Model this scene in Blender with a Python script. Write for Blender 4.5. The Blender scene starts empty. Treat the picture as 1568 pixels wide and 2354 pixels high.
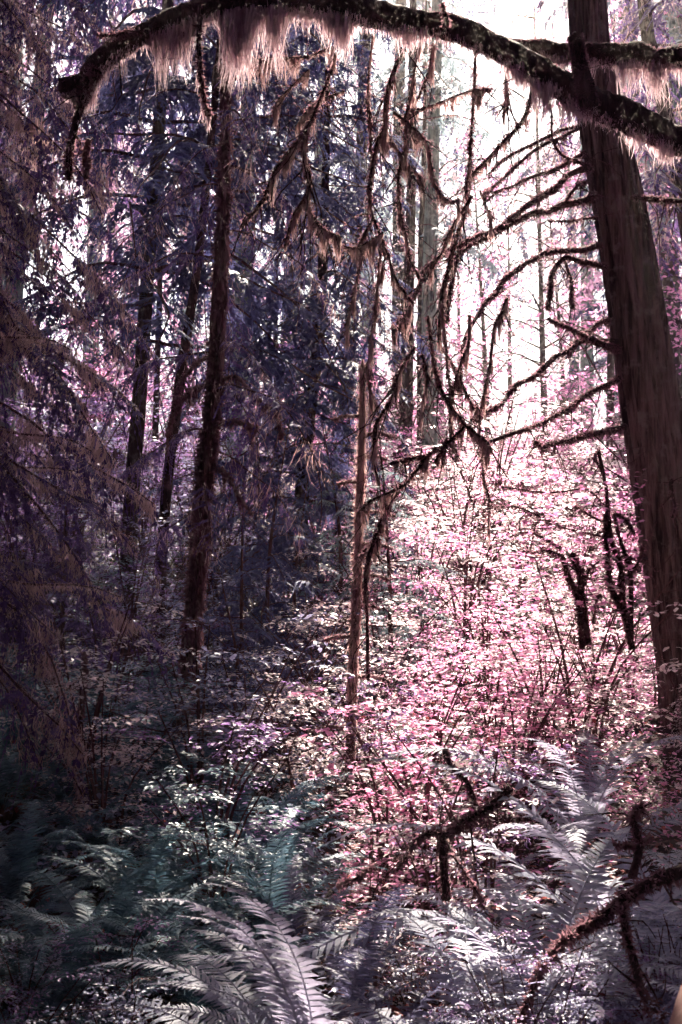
import bpy, math, random
import numpy as np
from mathutils import Vector, Matrix

# ---------------------------------------------------------------- camera, sky, sun, exposure
SC = bpy.context.scene
COL = SC.collection
PITCH = math.radians(5.0)
CAM = np.array((0.0, 0.0, 1.6))
cd = bpy.data.cameras.new('camera')
cd.sensor_fit = 'VERTICAL'; cd.sensor_height = 36.0; cd.lens = 50.0
cd.clip_start = 0.05; cd.clip_end = 2000
cam = bpy.data.objects.new('camera', cd); COL.objects.link(cam)
cam.location = CAM; cam.rotation_euler = (math.pi / 2 + PITCH, 0, 0)
SC.camera = cam
cd.dof.use_dof = True; cd.dof.focus_distance = 10.5; cd.dof.aperture_fstop = 9.0

SUN_EL, SUN_AZ = math.radians(45), math.radians(9)     # azimuth measured from the view axis (+Y) towards +X
w = bpy.data.worlds.new('World'); SC.world = w; w.use_nodes = True
nt = w.node_tree
sky = nt.nodes.new('ShaderNodeTexSky'); sky.sky_type = 'NISHITA'; sky.sun_disc = False
sky.sun_elevation = SUN_EL; sky.sun_rotation = SUN_AZ; sky.air_density = 1.0; sky.dust_density = 3.0; sky.ozone_density = 1.0
nt.links.new(sky.outputs[0], nt.nodes['Background'].inputs[0])
nt.nodes['Background'].inputs[1].default_value = 0.05
sl = bpy.data.lights.new('sun', 'SUN'); sl.energy = 5.0; sl.angle = math.radians(0.5); sl.color = (1.0, 0.88, 0.75)
sun = bpy.data.objects.new('sun', sl); COL.objects.link(sun)
sd = Vector((math.sin(SUN_AZ) * math.cos(SUN_EL), math.cos(SUN_AZ) * math.cos(SUN_EL), math.sin(SUN_EL)))
sun.rotation_euler = sd.to_track_quat('Z', 'Y').to_euler(); sun.location = sd * 60
vs = SC.view_settings
vs.view_transform = 'Standard'; vs.look = 'None'; vs.gamma = 1.0; vs.exposure = 2.65; vs.use_curve_mapping = False
cy = SC.cycles
cy.max_bounces = 3; cy.diffuse_bounces = 2; cy.glossy_bounces = 1; cy.transmission_bounces = 2; cy.transparent_max_bounces = 2
cy.use_light_tree = False; cy.use_adaptive_sampling = True; cy.adaptive_threshold = 0.055; cy.adaptive_min_samples = 12
cy.debug_use_spatial_splits = True; cy.sample_clamp_indirect = 4.0
cy.volume_bounces = 0
cy.caustics_reflective = False; cy.caustics_refractive = False
cy.use_denoising = True

rng = np.random.default_rng(7)
R = random.Random(7)

# ---------------------------------------------------------------- photograph frame -> world
F = np.array((0, math.cos(PITCH), math.sin(PITCH))); U = np.array((0, -math.sin(PITCH), math.cos(PITCH))); RT = np.array((1.0, 0, 0))
PX = 0.36 / 1177.0
def P(px, py, d): return CAM + d * (F + RT * ((px - 784) * PX) + U * ((1177 - py) * PX))
def C1(L): return [(x / 2, y / 2) for x, y in L]
def C2(L): return [(784 + x / 2, y / 2) for x, y in L]
def C3(L): return [(x / 2, 784 + y / 2) for x, y in L]
def C4(L): return [(784 + x / 2, 784 + y / 2) for x, y in L]
def C6(L): return [(784 + x / 2, 1569 + y / 2) for x, y in L]
def proj(p):
    v = np.asarray(p) - CAM; d = v @ F
    return 784 + (v @ RT) / d / PX, 1177 - (v @ U) / d / PX, d

# ---------------------------------------------------------------- terrain height
_py = [-30, 0, 4, 6, 8, 12, 18, 25, 35, 60, 100, 160]
_pz = [-1.0, 0, 0.0, 0.1, 0.35, 1.0, 2.2, 3.8, 5.6, 9.0, 13, 17]
def H(x, y):
    x = np.asarray(x, float); y = np.asarray(y, float)
    z = np.interp(y, _py, _pz)
    k = np.clip(y / 10, 0, 1)
    z = z + 0.16 * k * np.sin(x * 0.9 + 1.3) * np.cos(y * 0.55) + 0.10 * k * np.sin(x * 2.1 + y * 1.3) + 0.05 * np.sin(x * 4.3 - y * 3.1)
    z = z - 0.35 * np.exp(-((x + 0.9 - 0.02 * y) / 1.1) ** 2) * np.clip((y - 6) / 6, 0, 1)     # little gully up the slope
    z = z + 0.012 * np.clip(-x - 1, 0, 20) * np.clip(y, 0, 20) * 0.5
    return z

# ---------------------------------------------------------------- mesh building
class MB:
    def __init__(s): s.v = []; s.q = []; s.t = []; s.n = 0; s.mq = []; s.mt = []
    def add(s, v, q=None, t=None, m=0):
        v = np.asarray(v, np.float32).reshape(-1, 3)
        if q is not None and len(q): q = np.asarray(q, np.int32).reshape(-1, 4) + s.n; s.q.append(q); s.mq.append(np.full(len(q), m, np.int32))
        if t is not None and len(t): t = np.asarray(t, np.int32).reshape(-1, 3) + s.n; s.t.append(t); s.mt.append(np.full(len(t), m, np.int32))
        s.v.append(v); s.n += len(v)
        return s
    def mesh(s, name, mats, smooth=False):
        me = bpy.data.meshes.new(name)
        if not s.v: return me
        v = np.concatenate(s.v)
        q = np.concatenate(s.q) if s.q else np.zeros((0, 4), np.int32)
        t = np.concatenate(s.t) if s.t else np.zeros((0, 3), np.int32)
        me.vertices.add(len(v)); me.vertices.foreach_set('co', v.ravel())
        me.loops.add(q.size + t.size); me.loops.foreach_set('vertex_index', np.concatenate([q.ravel(), t.ravel()]))
        me.polygons.add(len(q) + len(t))
        st = np.concatenate([np.arange(len(q)) * 4, q.size + np.arange(len(t)) * 3]).astype(np.int32)
        me.polygons.foreach_set('loop_start', st)
        me.polygons.foreach_set('material_index', np.concatenate(s.mq + s.mt).astype(np.int32))
        me.polygons.foreach_set('use_smooth', np.full(len(st), smooth))
        me.update(calc_edges=True)
        for m in (mats if isinstance(mats, (list, tuple)) else [mats]): me.materials.append(m)
        return me

def link(name, data, parent=None, loc=(0, 0, 0), rot=(0, 0, 0), sc=(1, 1, 1)):
    o = bpy.data.objects.new(name, data); COL.objects.link(o)
    if parent: o.parent = parent
    o.location = loc; o.rotation_euler = rot; o.scale = (sc, sc, sc) if isinstance(sc, (int, float)) else sc
    return o
THINGS = []
def tag(o, label=None, cat=None, group=None, kind=None):
    if label: o['label'] = label
    if cat: o['category'] = cat
    if group: o['group'] = group
    if kind: o['kind'] = kind
    return o
def thing(name, loc, label, cat, group=None):
    o = link(name, None, None, tuple(float(c) for c in loc)); o.empty_display_size = 0.1
    return tag(o, label, cat, group)

def smooth(pts, n):
    pts = np.asarray(pts, float); m = len(pts)
    if m == 2: return pts[0] + (pts[1] - pts[0]) * np.linspace(0, 1, n)[:, None]
    p = np.vstack([2 * pts[0] - pts[1], pts, 2 * pts[-1] - pts[-2]])
    t = np.linspace(0, m - 1 - 1e-6, n); i = t.astype(int); f = (t - i)[:, None]
    a, b, c, d = p[i], p[i + 1], p[i + 2], p[i + 3]
    return 0.5 * (2 * b + (c - a) * f + (2 * a - 5 * b + 4 * c - d) * f ** 2 + (3 * b - a - 3 * c + d) * f ** 3)

def frames(pts):
    T = np.gradient(pts, axis=0); T /= np.linalg.norm(T, axis=1)[:, None] + 1e-9
    ref = np.array((0.0, 1.0, 0.13)) if abs(T[0][1]) < 0.8 else np.array((1.0, 0, 0.1))
    N = np.zeros_like(T); B = np.zeros_like(T); n = ref
    for i in range(len(T)):
        n = n - T[i] * (n @ T[i]); n /= np.linalg.norm(n) + 1e-9
        N[i] = n; B[i] = np.cross(T[i], n)
    return T, N, B

def tube(mb, pts, rad, seg=8, rough=0.0, m=0, ridge=None, cap=True):
    """rough: random radius jitter; ridge(theta, s) -> radius factor"""
    pts = np.asarray(pts, float); k = len(pts)
    rad = np.broadcast_to(np.asarray(rad, float), (k,))
    T, N, B = frames(pts)
    th = np.arange(seg) * 2 * math.pi / seg
    rr = rad[:, None] * np.ones((1, seg))
    if rough: rr = rr * (1 + rough * rng.uniform(-1, 1, rr.shape))
    if ridge is not None:
        s = np.concatenate([[0], np.cumsum(np.linalg.norm(np.diff(pts, axis=0), axis=1))])
        rr = rr * ridge(th[None, :], s[:, None])
    v = pts[:, None, :] + rr[..., None] * (np.cos(th)[None, :, None] * N[:, None, :] + np.sin(th)[None, :, None] * B[:, None, :])
    a = np.arange(k - 1)[:, None] * seg; j = np.arange(seg)[None, :]; j2 = (j + 1) % seg
    q = np.stack([a + j, a + j2, a + seg + j2, a + seg + j], -1).reshape(-1, 4)
    vv = v.reshape(-1, 3); t = []
    if cap:
        vv = np.vstack([vv, pts[:1], pts[-1:] + T[-1:] * rad[-1] * 0.5]); c0, c1 = k * seg, k * seg + 1
        jj = np.arange(seg); j3 = (jj + 1) % seg
        t = np.vstack([np.stack([np.full(seg, c0), j3, jj], 1), np.stack([np.full(seg, c1), (k - 1) * seg + jj, (k - 1) * seg + j3], 1)])
    mb.add(vv, q, t, m)

def strands(mb, p, L, wd, sway=0.12, segs=3, m=0, down=(0, 0, -1.0), drift=None):
    """hanging ribbons: p (n,3) roots, L lengths, wd widths"""
    n = len(p)
    if not n: return
    L = np.broadcast_to(L, (n,)); wd = np.broadcast_to(wd, (n,))
    a = rng.uniform(0, 2 * math.pi, n); wdir = np.stack([np.cos(a), np.sin(a), np.zeros(n)], 1)
    dx = rng.normal(0, sway, (n, 3)); dx[:, 2] *= 0.3
    if drift is not None: dx = dx + drift
    ph = rng.uniform(0, 6.28, n)
    vs_ = []
    for i in range(segs + 1):
        f = i / segs
        c = p + (np.asarray(down) + dx * f)[:, :] * (L * f)[:, None] + (np.sin(ph + f * 5) * 0.05 * L)[:, None] * wdir[:, [1, 0, 2]]
        ww = wd * (1 - 0.92 * f ** 1.5) * 0.5
        vs_.append(np.stack([c - wdir * ww[:, None], c + wdir * ww[:, None]], 1))
    v = np.stack(vs_, 1).reshape(-1, 3)
    b = np.arange(n)[:, None] * (segs + 1) * 2 + np.arange(segs)[None, :] * 2
    q = np.stack([b, b + 1, b + 3, b + 2], -1).reshape(-1, 4)
    mb.add(v, q, None, m)

def fuzz(mb, pts, rad, n, ln=0.02, m=0, downbias=0.35):
    """short moss hairs standing out of a limb"""
    pts = np.asarray(pts); T, N, B = frames(pts); k = len(pts)
    rad = np.broadcast_to(np.asarray(rad, float), (k,))
    wgt = np.clip(.45 + np.interp(np.arange(k - 1), np.linspace(0, k, max(3, k // 5)), rng.uniform(-.6, .8, max(3, k // 5))), .04, 2); wgt /= wgt.sum()
    i = rng.choice(k - 1, n, p=wgt); f = rng.random(n)[:, None]
    c = pts[i] * (1 - f) + pts[i + 1] * f; r = rad[i] * (1 - f[:, 0]) + rad[i + 1] * f[:, 0]
    th = rng.uniform(0, 6.283, n)
    nrm = np.cos(th)[:, None] * N[i] + np.sin(th)[:, None] * B[i]
    base = c + nrm * (r * 0.85)[:, None]
    d = nrm + rng.normal(0, 0.45, (n, 3)); d[:, 2] -= downbias
    d /= np.linalg.norm(d, axis=1)[:, None]
    l = ln * rng.uniform(0.4, 1.5, n)
    side = np.cross(d, rng.normal(0, 1, (n, 3))); side /= np.linalg.norm(side, axis=1)[:, None] + 1e-9
    wv = side * (l * 0.22)[:, None]
    v = np.stack([base - wv, base + wv, base + d * l[:, None]], 1).reshape(-1, 3)
    mb.add(v, None, np.arange(n * 3).reshape(-1, 3), m)

# ---------------------------------------------------------------- materials
def M_leaf(name, c1, c2, trans=0.45, tcol=None, rough=0.5, spec=0.3, objvar=0.25, hue2=None):
    m = bpy.data.materials.new(name); m.use_nodes = True; n = m.node_tree.nodes; l = m.node_tree.links; n.clear()
    out = n.new('ShaderNodeOutputMaterial'); mix = n.new('ShaderNodeMixShader'); pb = n.new('ShaderNodeBsdfPrincipled'); tr = n.new('ShaderNodeBsdfTranslucent')
    geo = n.new('ShaderNodeNewGeometry'); oi = n.new('ShaderNodeObjectInfo')
    add = n.new('ShaderNodeMath'); add.operation = 'MULTIPLY_ADD'; add.inputs[1].default_value = objvar; l.new(oi.outputs['Random'], add.inputs[0])
    sc = n.new('ShaderNodeMath'); sc.operation = 'MULTIPLY'; sc.inputs[1].default_value = 1 - objvar; l.new(geo.outputs['Random Per Island'], sc.inputs[0]); l.new(sc.outputs[0], add.inputs[2])
    ramp = n.new('ShaderNodeValToRGB'); cr = ramp.color_ramp; cr.elements[0].color = (*c1, 1); cr.elements[1].color = (*c2, 1)
    if hue2: e = cr.elements.new(0.9); e.color = (*c2, 1); cr.elements[-1].color = (*hue2, 1)
    l.new(add.outputs[0], ramp.inputs[0])
    l.new(ramp.outputs[0], pb.inputs['Base Color']); pb.inputs['Roughness'].default_value = rough; pb.inputs['Specular IOR Level'].default_value = spec
    if tcol:
        tm = n.new('ShaderNodeMix'); tm.data_type = 'RGBA'; tm.inputs[0].default_value = 0.7; l.new(ramp.outputs[0], tm.inputs[6]); tm.inputs[7].default_value = (*tcol, 1); l.new(tm.outputs[2], tr.inputs[0])
    else: l.new(ramp.outputs[0], tr.inputs[0])
    mix.inputs[0].default_value = trans; l.new(pb.outputs[0], mix.inputs[1]); l.new(tr.outputs[0], mix.inputs[2]); l.new(mix.outputs[0], out.inputs[0])
    return m

def M_bark(name, c1, c2, sx=60, sz=2.5, bump=0.6, lichen=None, lich_amt=0.5, rough=0.9):
    m = bpy.data.materials.new(name); m.use_nodes = True; n = m.node_tree.nodes; l = m.node_tree.links
    pb = n['Principled BSDF']; pb.inputs['Roughness'].default_value = rough; pb.inputs['Specular IOR Level'].default_value = 0.2
    tc = n.new('ShaderNodeTexCoord'); mp = n.new('ShaderNodeMapping'); mp.inputs['Scale'].default_value = (sx, sx, sz); l.new(tc.outputs['Object'], mp.inputs[0])
    nz = n.new('ShaderNodeTexNoise'); nz.inputs['Scale'].default_value = 1; nz.inputs['Detail'].default_value = 5; nz.inputs['Roughness'].default_value = 0.65; l.new(mp.outputs[0], nz.inputs['Vector'])
    ramp = n.new('ShaderNodeValToRGB'); cr = ramp.color_ramp; cr.elements[0].position = 0.38; cr.elements[1].position = 0.66; cr.elements[0].color = (*c1, 1); cr.elements[1].color = (*c2, 1); l.new(nz.outputs[0], ramp.inputs[0])
    src = ramp.outputs[0]
    if lichen:
        n2 = n.new('ShaderNodeTexNoise'); n2.inputs['Scale'].default_value = 7; n2.inputs['Detail'].default_value = 6; n2.inputs['Roughness'].default_value = 0.7; l.new(tc.outputs['Object'], n2.inputs['Vector'])
        r2 = n.new('ShaderNodeValToRGB'); r2.color_ramp.elements[0].position = 0.62 - lich_amt * 0.3; r2.color_ramp.elements[1].position = 0.72 - lich_amt * 0.2; l.new(n2.outputs[0], r2.inputs[0])
        mx = n.new('ShaderNodeMix'); mx.data_type = 'RGBA'; l.new(r2.outputs[0], mx.inputs[0]); l.new(src, mx.inputs[6]); mx.inputs[7].default_value = (*lichen, 1); src = mx.outputs[2]
    l.new(src, pb.inputs['Base Color'])
    bp = n.new('ShaderNodeBump'); bp.inputs['Strength'].default_value = bump; bp.inputs['Distance'].default_value = 0.035; l.new(nz.outputs[0], bp.inputs['Height']); l.new(bp.outputs[0], pb.inputs['Normal'])
    return m

MAT = dict(
    ground=M_bark('forest_duff', (0.012, 0.006, 0.007), (0.05, 0.022, 0.026), 6, 6, 0.8),
    bark=M_bark('cedar_bark', (0.010, 0.005, 0.007), (0.21, 0.14, 0.14), 20, 0.7, 1.0, (0.19, 0.15, 0.15), 0.3),
    bark_dark=M_bark('dark_bark', (0.02, 0.011, 0.013), (0.075, 0.042, 0.042), 60, 5, 0.6, (0.14, 0.08, 0.08), 0.4),
    bark_brown=M_bark('brown_bark', (0.035, 0.022, 0.024), (0.11, 0.08, 0.07), 50, 2.5, 0.7, (0.19, 0.17, 0.15), 0.35),
    bark_green=M_bark('pale_green_bark', (0.08, 0.10, 0.085), (0.24, 0.30, 0.25), 30, 1.6, 0.6, (0.30, 0.36, 0.30), 0.5),
    bark_moss=M_bark('mossy_bark', (0.05, 0.028, 0.03), (0.2, 0.12, 0.12), 25, 6, 0.9, (0.40, 0.26, 0.26), 0.6),
    stem=M_bark('twig_bark', (0.06, 0.03, 0.035), (0.17, 0.09, 0.09), 60, 10, 0.3),
    wood=M_bark('bare_wood', (0.42, 0.24, 0.22), (0.62, 0.40, 0.36), 20, 3, 0.2),
    needle=M_leaf('needles_slate', (0.042, 0.042, 0.12), (0.15, 0.15, 0.31), 0.25, None, 0.55, 0.25),
    needle_p=M_leaf('needles_violet', (0.065, 0.036, 0.13), (0.22, 0.13, 0.32), 0.28, None, 0.55, 0.25),
    needle_t=M_leaf('needles_teal', (0.16, 0.22, 0.25), (0.32, 0.40, 0.42), 0.4, None, 0.55, 0.25),
    needle_far=M_leaf('needles_far', (0.24, 0.12, 0.22), (0.50, 0.28, 0.40), 0.45, None, 0.6, 0.2),
    lichen=M_leaf('hanging_lichen', (0.34, 0.20, 0.21), (0.74, 0.52, 0.50), 0.45, (0.72, 0.48, 0.47), 0.8, 0.1),
    moss=M_leaf('branch_moss', (0.07, 0.032, 0.042), (0.27, 0.15, 0.175), 0.42, (0.40, 0.21, 0.25), 0.9, 0.03),
    moss_pale=M_leaf('curtain_moss', (0.50, 0.31, 0.36), (0.88, 0.68, 0.71), 0.55, (0.90, 0.68, 0.72), 0.9, 0.03),
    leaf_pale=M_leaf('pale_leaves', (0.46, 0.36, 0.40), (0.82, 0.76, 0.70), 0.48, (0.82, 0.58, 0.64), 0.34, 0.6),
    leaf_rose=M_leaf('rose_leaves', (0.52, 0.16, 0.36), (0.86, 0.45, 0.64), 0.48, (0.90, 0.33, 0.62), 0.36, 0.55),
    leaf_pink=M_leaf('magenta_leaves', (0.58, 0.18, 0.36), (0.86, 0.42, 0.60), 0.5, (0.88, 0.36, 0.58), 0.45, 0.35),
    leaf_blue=M_leaf('slate_leaves_shade', (0.08, 0.08, 0.17), (0.33, 0.35, 0.49), 0.45, (0.42, 0.36, 0.56), 0.4, 0.45),  # bluish shade is put into this leaf colour
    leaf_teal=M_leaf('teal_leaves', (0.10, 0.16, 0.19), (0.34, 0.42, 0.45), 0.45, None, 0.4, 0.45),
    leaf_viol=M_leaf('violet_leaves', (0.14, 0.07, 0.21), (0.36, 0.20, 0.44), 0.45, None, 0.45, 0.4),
    leaf_red=M_leaf('red_brown_leaves', (0.12, 0.025, 0.03), (0.42, 0.12, 0.11), 0.4, None, 0.5, 0.3),
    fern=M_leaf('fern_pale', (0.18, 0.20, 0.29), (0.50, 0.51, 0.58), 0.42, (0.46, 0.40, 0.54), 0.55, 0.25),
    fern_t=M_leaf('fern_teal_shade', (0.03, 0.065, 0.095), (0.15, 0.24, 0.30), 0.35, None, 0.5, 0.25),  # darker copy of the fern colour, holds the left bank's shade
    fern_v=M_leaf('fern_violet_shade', (0.08, 0.075, 0.16), (0.25, 0.23, 0.36), 0.45, None, 0.45, 0.4),  # dusky copy of the fern colour, shade of the bottom centre included
)

# ---------------------------------------------------------------- ground sheet
def build_ground():
    xs = np.concatenate([np.linspace(-90, -12, 40), np.linspace(-11.6, 11.6, 150), np.linspace(12, 90, 40)])
    ys = np.concatenate([np.linspace(-25, 3, 15), np.linspace(3.2, 32, 190), np.linspace(33, 160, 60)])
    X, Y = np.meshgrid(xs, ys); Z = H(X, Y) + rng.normal(0, 0.015, X.shape)
    nx = len(xs); i = np.arange(len(ys) - 1)[:, None] * nx; j = np.arange(nx - 1)[None, :]
    q = np.stack([i + j, i + j + 1, i + nx + j + 1, i + nx + j], -1).reshape(-1, 4)
    me = MB().add(np.stack([X, Y, Z], -1), q).mesh('ground', MAT['ground'], True)
    tag(link('ground', me), kind='structure')
build_ground()

# ---------------------------------------------------------------- leaf shapes (unit length along +X, up +Z)
def leaf_template(kind):
    if kind == 'oval':
        v = [(0, 0, 0), (0.35, -0.30, 0.05), (0.35, 0.30, 0.05), (0.45, 0, -0.02), (1, 0, -0.10), (0.75, -0.2, 0.0), (0.75, 0.2, 0.0)]
        t = [(0, 1, 3), (0, 3, 2), (1, 5, 3), (3, 5, 4), (3, 4, 6), (3, 6, 2)]
    elif kind == 'maple':
        v = [(0.38, 0, 0.03)]; t = []
        ang = np.radians([180, 130, 100, 68, 50, 22, 0, -22, -50, -68, -100, -130])
        rad = [0.38, 0.34, 0.52, 0.30, 0.62, 0.34, 0.66, 0.34, 0.62, 0.30, 0.52, 0.34]
        for a, r in zip(ang, rad): v.append((0.38 + r * math.cos(a), r * math.sin(a), -0.12 * r))
        for i in range(12): t.append((0, 1 + (i + 1) % 12, 1 + i))
    elif kind == 'heart':                                # three-lobed clover-like leaf
        v = [(0, 0, 0)]; t = []
        for k in (-1, 0, 1):
            a = k * 2.0; b = len(v)
            for (r, da) in ((0.5, -0.75), (0.62, -0.35), (0.52, 0.0), (0.62, 0.35), (0.5, 0.75)): v.append((r * math.cos(a + da), r * math.sin(a + da), -0.08 + 0.1 * abs(da)))
            for i in range(4): t.append((0, b + i, b + i + 1))
    return np.array(v, float), np.array(t)
LT = {k: leaf_template(k) for k in ('oval', 'maple', 'heart')}
def put_leaves(mb, pos, az, tilt, roll, size, kind='oval', m=0):
    """az: heading, tilt: pitch of the leaf axis (down negative), roll about the axis"""
    v, t = LT[kind]; n = len(pos)
    az, tilt, roll, size = (np.broadcast_to(a, (n,)) for a in (az, tilt, roll, size))
    ca, sa, ct, st = np.cos(az), np.sin(az), np.cos(tilt), np.sin(tilt)
    ax = np.stack([ca * ct, sa * ct, st], 1)
    s0 = np.stack([-sa, ca, np.zeros(n)], 1); n0 = np.cross(ax, s0)
    sd_ = s0 * np.cos(roll)[:, None] + n0 * np.sin(roll)[:, None]; nn = np.cross(ax, sd_)
    vv = pos[:, None, :] + size[:, None, None] * (v[None, :, 0:1] * ax[:, None, :] + v[None, :, 1:2] * sd_[:, None, :] + v[None, :, 2:3] * nn[:, None, :])
    tt = (np.arange(n)[:, None, None] * len(v) + t[None]).reshape(-1, 3)
    mb.add(vv.reshape(-1, 3), None, tt, m)

rng = np.random.default_rng(101)
# ---------------------------------------------------------------- conifer branch prototypes
def conifer_branch(L=1.6, droop=0.35, dens=1.0, wide=0.42, hang=0.25, fine=1.0):
    """branch along +X: woody axis mesh and needle mesh"""
    wood, ned = MB(), MB()
    t = np.linspace(0, 1, 12)
    ax = np.stack([t * L, 0.07 * L * np.sin(t * rng.uniform(2, 6) + rng.uniform(0, 6)) * t, rng.uniform(0, .18) * L * np.sin(t * 2.4) - rng.uniform(.5, 1.5) * droop * L * t ** rng.uniform(1.5, 2.8) + .02 * L * np.sin(t * 11 + rng.uniform(0, 6))], 1)
    gapc, gapw = rng.random(3), rng.uniform(.03, .07, 3)
    tube(wood, ax, 0.0075 * L * (1 - 0.85 * t) + 0.0015, 5)
    n2 = int(36 * dens); ned_p = []
    for i in range(n2):
        f = 0.12 + 0.88 * i / n2 + rng.uniform(-0.01, 0.01)
        c = np.array([np.interp(f, t, ax[:, k]) for k in range(3)])
        for sgn in (-1, 1):
            if rng.random() < 0.16 or np.any(np.abs(f - gapc) < gapw): continue
            l2 = L * wide * (1.05 - f) ** 0.75 * rng.uniform(0.3, 1.2) * min(1, f * 4)
            a = sgn * rng.uniform(0.75, 1.15); hg = hang * rng.uniform(0.1, 2.6)
            k = max(3, int(l2 / (0.034 / fine))); s = np.linspace(0, 1, k + 1)
            tw = c + np.stack([np.cos(a) * l2 * s, np.sin(a) * l2 * s, -hg * l2 * s ** 1.6 - 0.02 * s], 1)
            dirs = np.gradient(tw, axis=0); dirs /= np.linalg.norm(dirs, axis=1)[:, None]
            # needle-covered side twiglets: narrow kites to both sides and one at the tip
            for sg in (-1, 1):
                b = tw[1:]; d0 = dirs[1:]
                side = np.stack([-d0[:, 1], d0[:, 0], np.zeros(len(b))], 1) * sg
                l3 = (0.058 / fine * (1.15 - 0.8 * s[1:]) * rng.uniform(0.6, 1.35, len(b)))[:, None] * (L / 1.6) ** 0.5
                d3 = d0 * 0.75 + side * 0.8 + rng.normal(0, 0.16, b.shape); d3[:, 2] -= rng.uniform(0.05, 0.5, len(b))
                d3 /= np.linalg.norm(d3, axis=1)[:, None]
                up = np.cross(d3, side); pw = np.cross(d3, up); pw /= np.linalg.norm(pw, axis=1)[:, None] + 1e-9
                wv = pw * l3 * 0.22
                v = np.stack([b, b + d3 * l3 * 0.45 + wv, b + d3 * l3, b + d3 * l3 * 0.45 - wv], 1).reshape(-1, 3)
                ned.add(v, np.arange(len(v)).reshape(-1, 4))
            wv = np.stack([-dirs[:, 1], dirs[:, 0], np.zeros(k + 1)], 1) * 0.007
            v = np.stack([tw - wv, tw + wv], 1).reshape(-1, 3); b = np.arange(k) * 2
            ned.add(v, np.stack([b, b + 1, b + 3, b + 2], 1))
    return wood, ned, ax

def lichen_on(ax, L, n, ln):
    mb = MB(); i = rng.random(n) ** 0.8
    k = len(ax); f = i * (k - 1.001); a = f.astype(int); g = (f - a)[:, None]
    p = ax[a] * (1 - g) + ax[a + 1] * g
    p = p + np.stack([rng.normal(0, .01, n), rng.normal(0, 0.14 * L, n) * (1 - i * 0.75), rng.normal(-0.01, 0.015, n)], 1)
    # strands gather in clumps
    cl = np.clip(np.sin(i * 17 + rng.uniform(0, 6)) + .6 * np.sin(i * 43 + rng.uniform(0, 6)), 0, 1.6)
    strands(mb, p, ln * rng.uniform(0.3, 1.3, n) * (0.15 + cl), rng.uniform(0.003, 0.011, n), 0.5, 3)
    return mb

class BranchProto: pass
def make_protos(tagname, mats, n, **kw):
    out = []
    for i in range(n):
        lich = kw.get('lich', 0); args = {k: v for k, v in kw.items() if k not in ('lich', 'lich_len')}
        wd, nd, ax = conifer_branch(**args)
        b = BranchProto()
        for v_ in range(len(wd.mq)): wd.mq[v_][:] = 1
        for v_ in range(len(wd.mt)): wd.mt[v_][:] = 1
        b.raw = (np.concatenate(nd.v), np.concatenate(nd.q))
        off_ = nd.n
        nd.v += wd.v; nd.q += [q_ + off_ for q_ in wd.q]; nd.t += [t_ + off_ for t_ in wd.t]; nd.mq += wd.mq; nd.mt += wd.mt
        b.needles = nd.mesh('branch', [mats, MAT['stem']]); b.lich = None
        if lich: b.lich = lichen_on(ax, args.get('L', 1.6), lich, kw.get('lich_len', 0.2)).mesh('lichen', MAT['lichen'])
        out.append(b)
    return out
PR = dict(
    slate=make_protos('s', MAT['needle'], 4, L=1.7, droop=0.35, hang=0.3),
    violet=make_protos('v', MAT['needle_p'], 4, L=1.8, droop=0.5, hang=0.45, lich=260, lich_len=0.22),
    teal=make_protos('t', MAT['needle_t'], 3, L=1.7, droop=0.3, hang=0.35, dens=0.7, fine=.8),
    far=make_protos('f', MAT['needle_far'], 3, L=1.7, droop=0.3, hang=0.3, dens=0.45, fine=.7),
)

def put_branch(root, proto, loc, az, pitch, sc, lich=True, roll=0.0):
    w_ = link('branch', proto.needles, root, loc, (roll, pitch, az), sc)
    if proto.lich and lich: tag(link('lichen', proto.lich, w_), kind='stuff')
    return w_

def trunk_mesh(pts, rad, mat, seg=14, n=40, ridges=0.05, lob=9, name='trunk', rough=0.012):
    p = smooth(pts, n); r = np.interp(np.linspace(0, 1, n), np.linspace(0, 1, len(rad)), rad)
    ph = rng.uniform(0, 6, 4)
    def rg(th, s):
        return 1 + ridges * np.sin(lob * th + ph[0] + 0.9 * np.sin(s * 1.3 + ph[1])) + 0.6 * ridges * np.sin((lob * 2 + 3) * th + ph[2] + 1.2 * np.sin(s * 2.1)) + 0.5 * ridges * np.sin(3 * th + s * 0.7 + ph[3])
    mb = MB(); tube(mb, p, r, seg, rough, 0, rg)
    return mb, p, r

def tree_base(px_pts, d):
    pts = [P(x, y, d) for x, y in px_pts]        # base first, then upwards
    return np.array(pts)

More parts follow.
